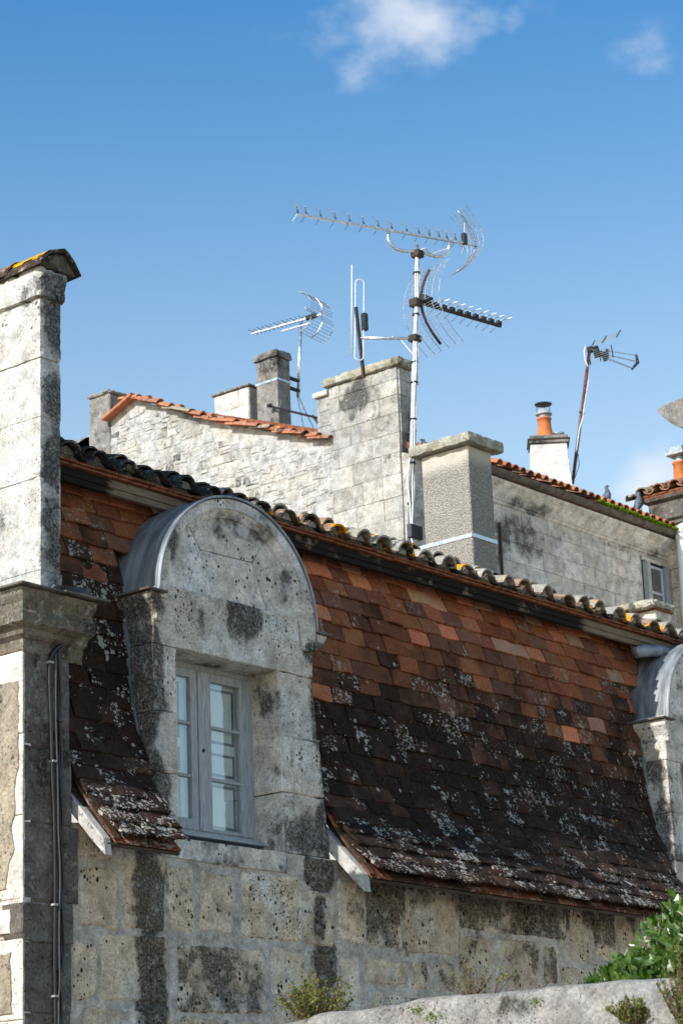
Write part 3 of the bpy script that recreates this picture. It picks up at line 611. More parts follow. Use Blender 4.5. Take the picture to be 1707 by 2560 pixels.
def tile_colour(x, z, row):
    t = nrow - 1 - row; q = random.random()
    # weathering climbs unevenly: broad drifts along the slope plus tile-to-tile scatter
    g = z + .42 * mnoise.noise((x * .55, z * .7, 3)) + .20 * mnoise.noise((x * 1.9, z * 1.6, 8)) + random.gauss(0, .17) - (.30 if x < 0 else 0)
    w = max(0.0, min(1.0, (7.25 - g) / 1.45)); w = w * w * (3 - 2 * w)
    bright = (.30 if t <= 0 else .17 if 2.9 < x < 6.3 else .08) * (1 - w) ** 1.4
    if q < bright: c = SALMON; age = random.uniform(.0, .2) + w * .25
    elif q < bright * 1.45: c = BEIGE; age = random.uniform(.05, .25) + w * .25
    else: c = random.choice(BROWNS); age = .10 + .72 * w + random.uniform(-.06, .16)
    c = tuple(a * (1 - w) + b_ * w for a, b_ in zip(c, random.choice([(.15, .080, .055), (.10, .062, .047), (.19, .095, .060), (.08, .055, .045)]))) if q >= bright * 1.45 else c
    if z < 5.3: c = random.choice([(.115, .07, .052), (.085, .058, .047), (.17, .09, .06), (.07, .05, .044)]); age = random.uniform(.62, .96)
    b = random.uniform(.76, 1.2); return (c[0] * b, c[1] * b * random.uniform(.92, 1.08), c[2] * b, max(0, min(1, age)))
for sec, (xa, xb) in enumerate(((-1.50, -.545), (1.43, 6.86), (8.86, 9.6))):
    for r_ in range(nrow):
        s0 = r_ * gauge; y0, z0 = prof_at(s0); y1, z1 = prof_at(s0 + TLN)
        xa2, xb2 = xa, xb
        if sec == 0:
            if y0 < 0: xa2 = -1.36 - (y0 + .39) * .2; xb2 = -.63 + (y0 + .39) * .2
            if z0 > 6.95: xb2 = .0
        elif sec == 1:
            if y0 < .05: xa2 = 1.60
            else: xa2 = 1.43
            if y0 < 0: xb2 = 6.78
            if z0 > 6.9: xa2 = 1.15; xb2 = 7.15
        x = xa2 - (r_ % 2) * TW * .5 - (r_ * 37 % 7) * .012
        while x < xb2:
            a, b_ = max(x, xa2), min(x + TW, xb2)
            wd = b_ - a
            if wd > .05:
                xm = (a + b_) / 2
                skip = False
                for cx in (.447, 7.87):
                    if z0 > 6.5 and math.hypot(xm - cx, z0 + .12 - 6.62) < .80: skip = True
                if not skip:
                    lift = random.uniform(-.003, .014)
                    d = Vector((0, y1 - y0, z1 - z0)).normalized(); nrm = Vector((0, -d.z, d.y))
                    p = Vector((xm, y0, z0)) + nrm * (.050 + lift) + d * random.uniform(-.008, .008)
                    up = d + (nrm * -.15); up.normalize(); nn = Vector((0, -up.z, up.y))
                    rot = Matrix(((1, 0, 0), (0, up.y, nn.y), (0, up.z, nn.z))).to_4x4()
                    rot = Matrix.Translation(p) @ rot @ Matrix.Rotation(random.gauss(0, R(.9)), 4, 'Z') @ Matrix.Rotation(random.gauss(0, R(1.1)), 4, 'Y') @ Matrix.Rotation(random.gauss(0, R(.7)), 4, 'X') @ Matrix.Diagonal((wd / TW, 1, 1, 1))
                    specs.append((rot, tile_colour(xm, z0, r_), p))
            x += TW
specs.sort(key=lambda q: (q[2] - CAM_LOC).length)
mass = MB()
for i, (m, c, p) in enumerate(specs):
    if i < 300:
        o = bpy.data.objects.new('tile', tme[i % 9]); attach(o, roof); o.matrix_basis = m; o.color = c
    else:
        t = tm[i % 9]; mass.cur = c; mass.add([m @ Vector(v) for v in t.v], t.f)
mass.build('tile_mass', 'tile_mass', roof, kind='stuff')
# eaves strip of under-tiles
for x0, x1 in ((-1.35, -.65), (1.60, 6.78)):
    x = x0
    while x < x1 - .05:
        w = min(.27, x1 - x); b = MB(); b.box(x + .004, x + w - .004, 0, .2, -.012, .002, Matrix.Translation((0, -.365 + random.uniform(-.006, .006), 4.520)) @ Matrix.Rotation(R(47), 4, 'X'))
        o = b.build('eaves_tile', 'tile', roof); o.color = random.choice([(.16, .075, .05), (.30, .11, .06), (.10, .06, .045)]) + (.45,); x += w
# verge edge tiles seen end-on at the two cut ends of the eaves
for x0 in (-1.372, 1.585):
    for s0 in (.02, .17, .33, .50, .66):
        y0, z0 = prof_at(s0); y1, z1 = prof_at(s0 + .22); a = math.atan2(z1 - z0, y1 - y0)
        b = MB(); b.box(-.012, .06, 0, .24, -.016, 0, Matrix.Translation((x0 + random.uniform(-.012, .012), y0, z0 - .006)) @ Matrix.Rotation(a + R(2), 4, 'X')); o = b.build('verge_tile', 'tile', roof); o.color = random.choice([(.40, .14, .065), (.10, .06, .045), (.13, .07, .05), (.08, .055, .045)]) + (.3,)
# rafter tails
def rafter(x, wdt, y1, label=None, hh=.115):
    mb = MB(); ys = [.10, -.05, -.22, y1]; vs = []
    for y in ys:
        z = 4.535 + (y + .39) * 1.06 - .055
        for xx in (x - wdt / 2, x + wdt / 2): vs += [(xx, y, z), (xx, y - (.05 if y == y1 else 0) * 0, z - hh)]
    vs[-3] = (vs[-3][0], y1 - .015, vs[-3][2] + .0); vs[-1] = (vs[-1][0], y1 - .015, vs[-1][2])
    fs = []
    for i in range(3):
        a = i * 4; b = a + 4; fs += [(a, b, b + 1, a + 1), (a + 2, a + 3, b + 3, b + 2), (a, a + 2, b + 2, b), (a + 1, b + 1, b + 3, a + 3)]
    fs += [(0, 1, 3, 2), (12, 14, 15, 13)]
    mb.add(vs, fs); return mb.build('rafter_tail', 'rafter', roof, bevel=.004, label=label)
rafter(-1.40, .075, -.33, 'bleached split rafter end below the short eaves', .13); rafter(1.575, .085, -.33, 'grey rafter end with a bright cut face', .15)
for x in (2.62, 3.62, 4.72, 5.75, 6.7): rafter(x, .08, -.25, None, .09)
rafter(-.80, .07, -.25, None, .09)

# fascia, brick courses and canal tiles along the top
fas = MB(); fp_ = [(.285, 7.575), (.285, 7.512), (.300, 7.510), (.300, 7.462), (.335, 7.458), (.58, 7.563), (.66, 7.563), (.66, 7.575)]; nf_ = len(fp_)
fas.add([(x_, y_, z_) for x_ in (-1.47, XR) for y_, z_ in fp_], [tuple(range(nf_)), tuple(range(nf_, 2 * nf_))] + [(j, (j + 1) % nf_, nf_ + (j + 1) % nf_, nf_ + j) for j in range(nf_)])
fas = fas.build('fascia', 'fascia', house)
for row, (z0, z1, y) in enumerate(((7.578, 7.597, .235), (7.601, 7.62, .22))):
    x = -1.47 - row * .1
    while x < XR:
        w = random.uniform(.2, .29); b = MB(); dz = random.uniform(-.003, .003)
        b.box(max(x, -1.47), x + w - .006, y + random.uniform(-.008, .008), .5, z0 + dz, z1 + dz); b.build('brick', 'red_brick', fas, bevel=.003); x += w
SLP = math.atan(.27)
bed = MB()
vs = []; nx = 240
for i in range(nx + 1):
    x = -1.47 + (XR + 1.47) * i / nx
    zt = 7.655 + .03 * math.cos(2 * math.pi * (x + 1.24) / .323) + .006 * mnoise.noise((x * 9, 0, 0))
    yj = .245 + .012 * mnoise.noise((x * 7, 3, 0))
    vs += [(x, yj + .02, 7.618), (x, yj, zt), (x, .55, zt + .05), (x, .55, 7.618)]
fs = [(i * 4 + j, i * 4 + (j + 1) % 4, i * 4 + 4 + (j + 1) % 4, i * 4 + 4 + j) for i in range(nx) for j in range(4)] + [(0, 1, 2, 3), (nx * 4, nx * 4 + 3, nx * 4 + 2, nx * 4 + 1)]
bed.add(vs, fs)
uroof = MB(); uroof.add([(-1.47, .5, 7.66), (XR, .5, 7.66), (XR, 4.0, 8.56), (-1.47, 4.0, 8.56), (-1.47, .5, 7.60), (XR, .5, 7.60), (XR, 4.0, 8.50), (-1.47, 4.0, 8.50), (XR, 7.2, 7.7), (-1.47, 7.2, 7.7)],
    [(0, 1, 2, 3), (4, 7, 6, 5), (0, 4, 5, 1), (1, 5, 6, 2), (0, 3, 7, 4), (3, 2, 8, 9)])
uro = uroof.build('upper_roof', 'soffit', house)
bed.build('mortar_bed', M['cornice_stone'], uro)
cm = [barrel(MB(), .108, .088, .48, .018, Matrix.Identity(4), R(172), 9, .92).mesh('canal_tile', 'canal') for _ in range(1)][0]
cm2 = barrel(MB(), .095, .110, .46, .017, Matrix.Rotation(math.pi, 4, 'Y'), R(165), 9, .75).mesh('canal_tile', 'canal')
x = -1.24; i = 0
while x < XR - .1:
    dark = .95 if x < .5 else max(.14, .48 - .08 * (x - .5))
    for c_ in range(4):
        o = bpy.data.objects.new('canal_tile', cm); attach(o, uro)
        yy = .19 + (0, .13, .44, .74)[c_] + random.uniform(-.03, .03)
        o.matrix_basis = Matrix.Translation((x + random.uniform(-.015, .015), yy, 7.652 + (yy - .2) * .27 + (0, .030, .034, .05)[c_] + random.uniform(-.008, .012))) @ Matrix.Rotation(SLP + R(random.uniform(-4, 3)), 4, 'X') @ Matrix.Rotation(R(random.uniform(-7, 7)), 4, 'Z') @ Matrix.Rotation(R(random.uniform(-9, 9)), 4, 'Y') @ Matrix.Diagonal((random.uniform(.88, 1.12), 1, random.uniform(.85, 1.2), 1))
        q = random.random(); cc = (.33, .305, .26) if q < .6 else (.31, .21, .15) if q < .85 else (.40, .375, .325)
        o.color = cc + (min(1, dark + random.uniform(-.2, .2)),)
    pm_ = MB(); pts_ = [(math.cos(R(a_)) * .082 * random.uniform(.85, 1.0), math.sin(R(a_)) * .07 * random.uniform(.8, 1.0)) for a_ in range(0, 181, 30)]
    yf = .225 + random.uniform(-.01, .03); pm_.add([(x + u_, yf + random.uniform(-.008, .008), 7.658 + v_) for u_, v_ in pts_] + [(x + u_, yf + .2, 7.70 + v_) for u_, v_ in pts_], [tuple(range(7)), tuple(range(7, 14))] + [(j, (j + 1) % 7, 7 + (j + 1) % 7, 7 + j) for j in range(7)])
    pm_.build('mortar_plug', 'cap_stone' if x > .5 else 'cornice_stone', uro)
    for c_ in range(2):
        o = bpy.data.objects.new('channel_tile', cm2); attach(o, uro); yy = .155 + c_ * .36 + random.uniform(-.02, .02)
        o.matrix_basis = Matrix.Translation((x + .161, yy, 7.700 + (yy - .2) * .27)) @ Matrix.Rotation(SLP, 4, 'X') @ Matrix.Rotation(R(random.uniform(-2, 2)), 4, 'Z')
        o.color = (.17, .12, .09, min(1, dark + .25))
    x += .323 + random.uniform(-.012, .012); i += 1
# ---- dormers
CX, CZ = .447, 6.62
def arc_pts(r, a0, a1, n): return [(CX + r * math.cos(R(a0 + (a1 - a0) * i / n)), CZ + r * math.sin(R(a0 + (a1 - a0) * i / n))) for i in range(n + 1)]
def make_dormer():
    body = MB(); body.box(-.50, 1.38, .09, .43, 6.25, 6.75)
    d = body.build('dormer', 'dormer_stone', house, label='stone dormer with arched pediment, zinc hood and grey casement window')
    def st(name, poly, f=0.0, dp=.40, m='dormer_stone', **k): return slab(name, poly, f, dp, 'Y', m, d, k.get('bev', .007), k.get('seg', .07), k.get('jit', .006))
    st('jamb_stone', [(-.52, 4.705), (-.287, 4.705), (-.287, 5.19), (-.53, 5.19)]); st('jamb_stone', [(-.53, 5.196), (-.287, 5.196), (-.286, 5.672), (-.535, 5.672)], -.004); st('jamb_stone', [(-.545, 5.678), (-.286, 5.678), (-.285, 6.208), (-.55, 6.208)], .002)
    st('jamb_stone', [(.944, 4.705), (1.527, 4.705), (1.478, 5.197), (.94, 5.197)]); st('jamb_stone', [(.938, 5.203), (1.476, 5.203), (1.42, 5.666), (.936, 5.666)], -.004); st('jamb_stone', [(.934, 5.672), (1.417, 5.672), (1.375, 6.208), (.925, 6.208)], .002)
    st('lintel', [(-.55, 6.213), (1.378, 6.213), (1.385, 6.44), (1.24, 6.45), (1.2, 6.705), (-.47, 6.705), (-.55, 6.66)], -.003, .40)
    inner = 0.80
    def th(x, z): return math.degrees(math.atan2(z - CZ, x - CX))
    a, b, c_, e = (.060, 7.087), (.694, 7.098), (.861, 6.712), (-.103, 6.712)
    tl, tr = (-.054, 7.252), (.825, 7.269)
    def arcseg(a0, a1, n=10): return arc_pts(inner, a0, a1, n)
    sh = lambda p, dx, dz: (p[0] + dx, p[1] + dz)
    st('tympanum_stone', [e, c_, b, a], .040, .2, 'tymp_stone', bev=.005, jit=.002)
    at_l, at_r = 128.0, 60.0
    st('tympanum_stone', [sh(a, .004, .006), sh(b, -.002, .006)] + arcseg(at_r, at_l), .040, .2, 'tymp_stone', bev=.004, jit=.0015)
    st('tympanum_stone', [sh(c_, .006, 0), (CX + .79, 6.712)] + arcseg(7, at_r - .5) + [sh(b, .005, .0)], .040, .2, 'tymp_stone', bev=.004, jit=.0015)
    st('tympanum_stone', [(CX - .79, 6.712), sh(e, -.006, 0), sh(a, -.004, .002)] + arcseg(at_l + .5, 173), .040, .2, 'tymp_stone', bev=.004, jit=.0015)
    # arch moulding
    pr = [(.79, .05), (.80, .022), (.835, .012), (.862, -.012), (.868, -.030), (.948, -.034), (.952, .05), (.952, .42), (.79, .42)]
    n = 44; vs = []; fs = []; k = len(pr)
    for i in range(n + 1):
        an = R(-2 + 184 * i / n)
        for r_, y in pr:
            rr = r_ + .002 * mnoise.noise((i * .9, r_ * 20, 0)); vs.append((CX + rr * math.cos(an), y, CZ + rr * math.sin(an)))
    for i in range(n):
        for j in range(k): fs.append((i * k + j, i * k + (j + 1) % k, (i + 1) * k + (j + 1) % k, (i + 1) * k + j))
    fs += [tuple(range(k)), tuple(n * k + j for j in range(k))]
    mb = MB(); mb.add(vs, fs); mb.build('arch_moulding', 'tymp_stone', d)
    # right foot of the arch with its console
    st('console', [(1.24, 6.60), (1.398, 6.60), (1.40, 6.50), (1.36, 6.44), (1.27, 6.415), (1.23, 6.44)], -.034, .40, 'dormer_stone')
    cb = MB(); vs = [(1.40, -.03, 6.60), (1.56, -.03, 6.60), (1.52, -.02, 6.52), (1.40, -.02, 6.44), (1.40, .35, 6.60), (1.56, .35, 6.60), (1.52, .35, 6.52), (1.40, .35, 6.44)]
    cb.add(vs, [(0, 1, 2, 3), (4, 7, 6, 5), (0, 4, 5, 1), (1, 5, 6, 2), (2, 6, 7, 3), (3, 7, 4, 0)]); cb.build('console', 'dormer_stone', d, bevel=.01)
    cs = MB(); cs.box(1.405, 1.60, -.05, .37, 6.604, 6.622); cs.build('console_slab', 'slab_zinc', d, bevel=.003)
    # left console with cap slab
    lc = MB(); prf = [(.0, 6.385), (-.02, 6.40), (-.028, 6.455), (-.055, 6.50), (-.10, 6.555), (-.108, 6.605), (.05, 6.605), (.05, 6.385)]; vs = []
    for y in (-.045, .36): vs += [(-.53 + o * (1 if y > 0 else 1), y + (o * .25 if y < 0 else 0), z) for o, z in prf]
    k = len(prf); lc.add(vs, [(j, (j + 1) % k, k + (j + 1) % k, k + j) for j in range(k)] + [tuple(range(k)), tuple(k + j for j in range(k))]); lc.build('console', 'dormer_stone', d, bevel=.004)
    cs = MB(); cs.box(-.675, -.455, -.088, .46, 6.609, 6.628); cs.build('console_slab', 'slab_zinc', d, bevel=.003)
    # zinc hood
    n = 40; vs = []; fs = []
    ys = [-.046, -.02, .08, .20, .32, .45, .62]
    for i in range(n + 1):
        an = R(-1 + 182 * i / n)
        for j, y in enumerate(ys):
            rr = .962 + .008 * (y > .1) * math.sin(j * 2.1) + .004 * mnoise.noise((i * .35, y * 6, 1)); vs.append((CX + rr * math.cos(an), y, CZ + .008 + rr * math.sin(an)))
    k = len(ys); o_ = len(vs)
    for i in range(n + 1):
        an = R(-1 + 182 * i / n)
        for y in ys: vs.append((CX + .9535 * math.cos(an), y, CZ + .008 + .9535 * math.sin(an)))
    for i in range(n):
        for j in range(k - 1):
            q = i * k + j; fs += [(q, q + 1, q + k + 1, q + k), (o_ + q, o_ + q + k, o_ + q + k + 1, o_ + q + 1)]
        fs += [(i * k, (i + 1) * k, o_ + (i + 1) * k, o_ + i * k), (i * k + k - 1, o_ + i * k + k - 1, o_ + (i + 1) * k + k - 1, (i + 1) * k + k - 1)]
    mb = MB(); mb.add(vs, fs); hood = mb.build('zinc_hood', 'zinc', d, smooth=True)
    rim = MB(); rim.tube([(CX + .957 * math.cos(R(-1 + 182 * i / 48)), -.047, CZ + .008 + .957 * math.sin(R(-1 + 182 * i / 48))) for i in range(49)], .0105, 8); rim.build('hood_rim', 'zinc', d, smooth=True)
    # flashing strip down the left cheek
    fl = MB(); vs = []; zs = [6.58, 6.4, 6.2, 6.0, 5.8, 5.6, 5.42, 5.30]; fs = []
    for i, z in enumerate(zs):
        y = y_of_z(z); wv = .012 * math.sin(i * 2.3); w = .072 - .03 * i / 7
        vs += [(-.562, y - .028 - w + wv, z), (-.566, y - .028 + wv * .5, z), (-.60, y - .030, z), (-.60, y - .022, z), (-.555, y - .018, z), (-.552, y - .026 - w + wv, z)]
    for i in range(len(zs) - 1):
        for j in range(6): fs.append((i * 6 + j, i * 6 + (j + 1) % 6, i * 6 + 6 + (j + 1) % 6, i * 6 + 6 + j))
    fs += [tuple(range(6)), tuple((len(zs) - 1) * 6 + j for j in range(6))]
    fl.add(vs, fs); fl.build('flashing', 'zinc', d)
    # window
    Yw = .30
    def frame(name, x0, x1, z0, z1, w, y0, y1, mat='frame_paint', wl=None, wb=None, wr=None, wt=None):
        m = MB(); wl = wl or w; wb = wb or w; wr = wr or w; wt = wt or w
        m.box(x0, x0 + wl, y0, y1, z0, z1); m.box(x1 - wr, x1, y0, y1, z0, z1); m.box(x0 + wl, x1 - wr, y0, y1, z0, z0 + wb); m.box(x0 + wl, x1 - wr, y0, y1, z1 - wt, z1)
        return m.build(name, mat, d, bevel=.004)
    frame('window_frame', -.284, .946, 4.80, 6.212, .05, Yw, Yw + .08)
    frame('casement', -.232, .262, 4.848, 6.160, .07, Yw - .008, Yw + .045, wl=.075, wr=.08, wb=.09)
    frame('casement', .266, .894, 4.848, 6.160, .07, Yw - .010, Yw + .045, wl=.155, wr=.115, wb=.03)
    m = MB(); m.box(.262, .298, Yw - .018, Yw - .011, 4.86, 6.15); m.build('astragal', 'frame_paint', d, bevel=.003)
    for x0, x1 in ((-.157, .182), (.421, .779)):
        for z in (5.283, 5.712):
            m = MB(); m.box(x0, x1, Yw - .004, Yw + .035, z - .013, z + .013); m.build('glazing_bar', 'frame_paint', d, bevel=.004)
        for z0, z1 in ((4.87, 5.270), (5.296, 5.699), (5.725, 6.095)):
            m = MB(); m.box(x0 - .006, x1 + .006, Yw + .016, Yw + .019, z0 - .006, z1 + .006)
            o = m.build('pane', 'glass', d); 
    m = MB(); m.box(-.30, .96, .19, .40, 4.775, 4.799); m.box(-.285, .945, .26, .30, 4.805, 4.828); m.build('window_sill', 'frame_paint', d, bevel=.003)
    for x0, x1 in ((-.24, .25), (.30, .90)):
        m = MB(); m.box(x0, x1, .365, .385, 4.84, 6.17); m.build('interior_shutter', 'shutter_white', d)
        m = MB(); xa, xb = x0 + .10, x1 - .13
        for z0, z1 in ((4.90, 5.26), (5.33, 5.52), (5.60, 6.06)):
            w = .022
            m.box(xa, xa + w, .360, .3645, z0, z1); m.box(xb - w, xb, .360, .3645, z0, z1); m.box(xa + w, xb - w, .360, .3645, z0, z0 + w); m.box(xa + w, xb - w, .360, .3645, z1 - w, z1)
        m.build('shutter_moulding', 'shutter_line', d)
    m = MB(); m.box(.31, .322, Yw - .03, Yw - .008, 5.49, 5.515); m.build('window_catch', 'rust', d, bevel=.002)
    return d
d1 = make_dormer()
d2 = d1.copy(); COL.objects.link(d2); d2.location.x += 7.42
d2['label'] = 'second stone dormer cut by the right edge, bright sunlit zinc hood'
for ch in list(d1.children):
    c = ch.copy(); COL.objects.link(c); c.parent = d2
# lead saddle above the second hood
m = MB(); m.tube([(6.86, .27, 7.36), (7.0, .24, 7.40), (7.2, .22, 7.43), (7.5, .21, 7.44)], [.06, .07, .065, .05], 10); m.build('lead_saddle', 'zinc', d2 if False else house, smooth=True)

# roughcast chimney standing on the upper roof
rc = MB(); rc.box(7.20, 7.65, 2.50, 3.165, 8.0, 10.235); rc = rc.build('chimney', 'roughcast', house, bevel=.012, label='square roughcast chimney with flat slab and metal strap')
rbox('cap_slab', 7.10, 7.775, 2.40, 3.275, 10.24, 10.365, 'cap_stone', rc, .010, .04)
b = MB(); b.box(7.192, 7.2, 2.49, 3.6, 9.15, 9.195); b.box(7.192, 7.66, 2.488, 2.498, 9.15, 9.195); b.build('strap', 'zinc_new', rc)
# low capped upstand at the far end of the roof

# ------------------------------------------------------------------ rear house
YG, XG = 6.0, 10.69
rear = empty('rear_house', (XG, YG, 0), 'tall grey stone house behind with rubble gable and red tile eaves', 'house')
gw = MB()
prof_g = [(6.0, 0), (13.4, 0), (13.4, 12.9), (12.4, 13.42), (11.6, 13.62), (11.28, 13.80), (11.09, 13.83), (10.73, 13.65), (9.42, 13.03), (8.38, 12.64), (7.34, 12.25), (6.0, 11.76)]
vs = [(XG, y, z) for y, z in prof_g] + [(XG + .4, y, z) for y, z in prof_g]; k = len(prof_g)
gw.add(vs, [tuple(range(k)), tuple(k + j for j in range(k))] + [(j, (j + 1) % k, k + (j + 1) % k, k + j) for j in range(k)])
gable = gw.build('gable_wall', 'rubble_mortar', rear)
def gz(y):
    p = prof_g[2:]
    for (y1, z1), (y0, z0) in zip(p[:-1], p[1:]):
        if y0 <= y <= y1: return z0 + (z1 - z0) * (y - y0) / (y1 - y0)
    return 12
rub = []
z = 10.0
while z < 13.8:
    hgt = random.uniform(.10, .15); y = 7.3 - random.uniform(0, .1)
    while y < 12.3:
        w = random.uniform(.09, .28); sp2 = random.random() < .30 and w > .13; dz1, dz2 = random.uniform(-.025, .025), random.uniform(-.025, .025)
        if z + hgt + .03 < min(gz(y), gz(y + w)) - .03:
            if sp2: m_ = z + hgt * random.uniform(.4, .6); rub.append((y, y + w, z + dz1, m_)); rub.append((y + random.uniform(0, .02), y + w, m_ + .008, z + hgt + dz2))
            else: rub.append((y, y + w, z + dz1, z + hgt + dz2))
        y += w
    z += hgt
view_bottom = lambda y: 11.15 + (y - 7.3) * .25
rub = [r_ for r_ in rub if r_[3] > view_bottom((r_[0] + r_[1]) / 2) - .1]
rub.sort(key=lambda q: -(q[1] - q[0]) * (q[3] - q[2]))
def rubble_poly(q):
    y0, y1, z0, z1 = q; j = lambda a: random.uniform(-a, a); e = .012
    e = .008; return [(y0 + e + j(.022), z0 + e + j(.018)), ((y0 + y1) / 2 + j(.03), z0 + e + j(.01)), (y1 - e + j(.012), z0 + e + j(.012)), (y1 - e + j(.01), (z0 + z1) / 2), (y1 - e + j(.015), z1 - e + j(.012)), ((y0 + y1) / 2 + j(.03), z1 - e + j(.01)), (y0 + e + j(.015), z1 - e + j(.012)), (y0 + e + j(.01), (z0 + z1) / 2)]
rest = MB()
for i, q in enumerate(rub):
    f = XG - random.uniform(.001, .016)
    if i < 300: slab('rubble_stone', rubble_poly(q), f, .06, 'X', 'rubble', gable, .012, 9, 0)
    else:
        p = [Vector(x) for x in rubble_poly(q)]; n = len(p); c = sum(p, Vector((0, 0))) / n
        rest.add([(f + .05, x.x, x.y) for x in p] + [(f, (x + (c - x) * .12).x, (x + (c - x) * .12).y) for x in p], [(i_, (i_ + 1) % n, n + (i_ + 1) % n, n + i_) for i_ in range(n)] + [tuple(n + i_ for i_ in range(n))])
rest.build('rubble_mass', 'rubble', gable, kind='stuff')
# front wall with ashlar, cornice, gutter
fwall = MB(); fwall.box(XG + .4, 17.0, YG, YG + .4, 0, 11.5); fwall = fwall.build('front_wall', 'rear_stone', rear)
rows = [9.0 + .28 * i for i in range(9)] + [11.48]
inwin = lambda a, b, z0, z1: b > 16.2 and z0 > 10.3 and z1 < 11.6
def winclip(a, b, z0, z1): return a > 15.85 and z1 > 10.58 and z0 < 11.40
ashlar(fwall, 'Y', YG - .012, .1, 11.3, 16.25, rows, .45, .95, 'rear_stone', .008, .005, .003, clip=lambda a, b, z0, z1: a < 12.0 or z1 < 9.4)
for z0, z1 in ((9.6, 10.12), (10.12, 10.6)): slab('stone', rect(16.26, 16.96, z0 + .004, z1 - .004), YG - .012, .1, 'Y', 'rear_stone', fwall, .005, .25, .003)
slab('stone', rect(16.24, 16.96, 11.40, 11.475), YG - .012, .1, 'Y', 'rear_stone', fwall, .005, .25, .003)
cp = [(.0, 11.46), (.03, 11.47), (.04, 11.50), (.06, 11.51), (.09, 11.57), (.15, 11.65), (.21, 11.70), (.22, 11.74), (.0, 11.74)]
rcor = sweep('cornice', [((XG + .3, YG - .01), (0, -1)), ((14.0, YG - .01), (0, -1)), ((16.99, YG - .01), (0, -1))], cp, 'rear_stone', rear)
gut = MB()
vs = []; k = 7
for x in (XG + .3, 16.95):
    for i in range(k):
        a = math.pi + math.pi * i / (k - 1); vs.append((x, YG - .27 + .075 * math.cos(a), 11.835 + .075 * math.sin(a)))
    for i in range(k):
        a = 2 * math.pi - math.pi * i / (k - 1); vs.append((x, YG - .27 + .068 * math.cos(a), 11.835 + .068 * math.sin(a)))
gut.add(vs, [(j, (j + 1) % 14, 14 + (j + 1) % 14, 14 + j) for j in range(14)]); gutter = gut.build('gutter', 'slab_zinc', rear)
ms = MB()
def clump(mb, c, r, n=5):
    for _ in range(n):
        p = Vector(c) + Vector((random.gauss(0, r), random.gauss(0, r * .4), random.gauss(0, r * .25))); s_ = r * random.uniform(.3, .7); m_ = Matrix.Translation(p) @ Matrix.Rotation(random.uniform(0, 3), 4, 'Z')
        mb.add([m_ @ Vector(q) for q in ((s_, 0, 0), (0, s_, 0), (-s_, 0, 0), (0, -s_, 0), (0, 0, s_ * .8), (0, 0, -s_ * .5))], [(0, 1, 4), (1, 2, 4), (2, 3, 4), (3, 0, 4), (1, 0, 5), (2, 1, 5), (3, 2, 5), (0, 3, 5)])
for _ in range(520):
    x = random.uniform(12.5, 16.9)
    if mnoise.noise((x * 1.7, 4, 0)) + (x - 14.4) * .16 > .05: clump(ms, (x, YG - .345, 11.86), .045, 3)
for _ in range(90): clump(ms, (random.uniform(15.9, 16.9), YG - .1 + random.uniform(-.1, .2), 11.95 + random.uniform(0, .07)), .06, 3)
ms.build('moss', 'moss', gutter, kind='stuff')
rr_ = MB(); rr_.add([(XG + .1, YG - .2, 11.86), (17.0, YG - .2, 11.86), (17.0, 11.1, 13.80), (XG + .1, 11.1, 13.80), (17.0, 14, 12.8), (XG + .1, 14, 12.8), (XG + .1, YG - .2, 11.78), (17.0, YG - .2, 11.78), (17, 11.1, 13.6), (XG + .1, 11.1, 13.6)], [(0, 1, 2, 3), (3, 2, 4, 5), (0, 6, 7, 1), (6, 9, 8, 7), (0, 3, 9, 6), (1, 7, 8, 2)])
rroof = rr_.build('roof', 'red_brick', rear)
em = barrel(MB(), .075, .062, .42, .014, Matrix.Identity(4), R(175), 7, .95).mesh('eaves_tile', 'canal_rear')
SR = math.atan(.385)
x = 12.3
while x < 16.95:
    for c_ in range(2):
        o = bpy.data.objects.new('eaves_tile', em); attach(o, rroof)
        o.matrix_basis = Matrix.Translation((x + random.uniform(-.015, .015), YG - .33 + c_ * .30, 11.90 + c_ * .115)) @ Matrix.Rotation(SR + R(random.uniform(-3, 3)), 4, 'X') @ Matrix.Rotation(R(random.uniform(-6, 6)), 4, 'Z')
        q = random.random(); o.color = ((.50, .19, .10) if q < .5 else (.40, .15, .085) if q < .8 else (.30, .16, .11)) + (random.uniform(0, .25),)
    x += .186
# verge tiles up the gable
vm = barrel(MB(), .080, .068, .40, .015, Matrix.Identity(4), R(175), 7, .8).mesh('verge_tile', 'canal_rear')
vpath = [(7.30, 12.27), (8.38, 12.68), (9.42, 13.07), (10.73, 13.69), (11.10, 13.87)]
y = 7.30; k = 0
while y < 11.05:
    z = gz(y) + .015; z2 = gz(y + .2) + .015; a = math.atan2(z2 - z, .2)
    for off, row in ((-.07, 0), (.13, 1)):
        o = bpy.data.objects.new('verge_tile', vm); attach(o, rroof)
        o.matrix_basis = Matrix.Translation((XG + off + random.uniform(-.02, .02), y - .03 * row, z + .02 + .012 * row + random.uniform(-.01, .012))) @ Matrix.Rotation(a + R(random.uniform(-9, -3)), 4, 'X') @ Matrix.Rotation(R(random.uniform(-3, 3)), 4, 'Z')
        q = random.random(); o.color = ((.44, .18, .10) if q < .5 else (.36, .16, .10) if q < .75 else (.30, .25, .19)) + (random.uniform(0, .25) if y > 8.3 else random.uniform(.2, .5),)
        if 8.2 < y < 9.0 and row == 1: o.color = (.62, .30, .05, 0.0)
    y += .215
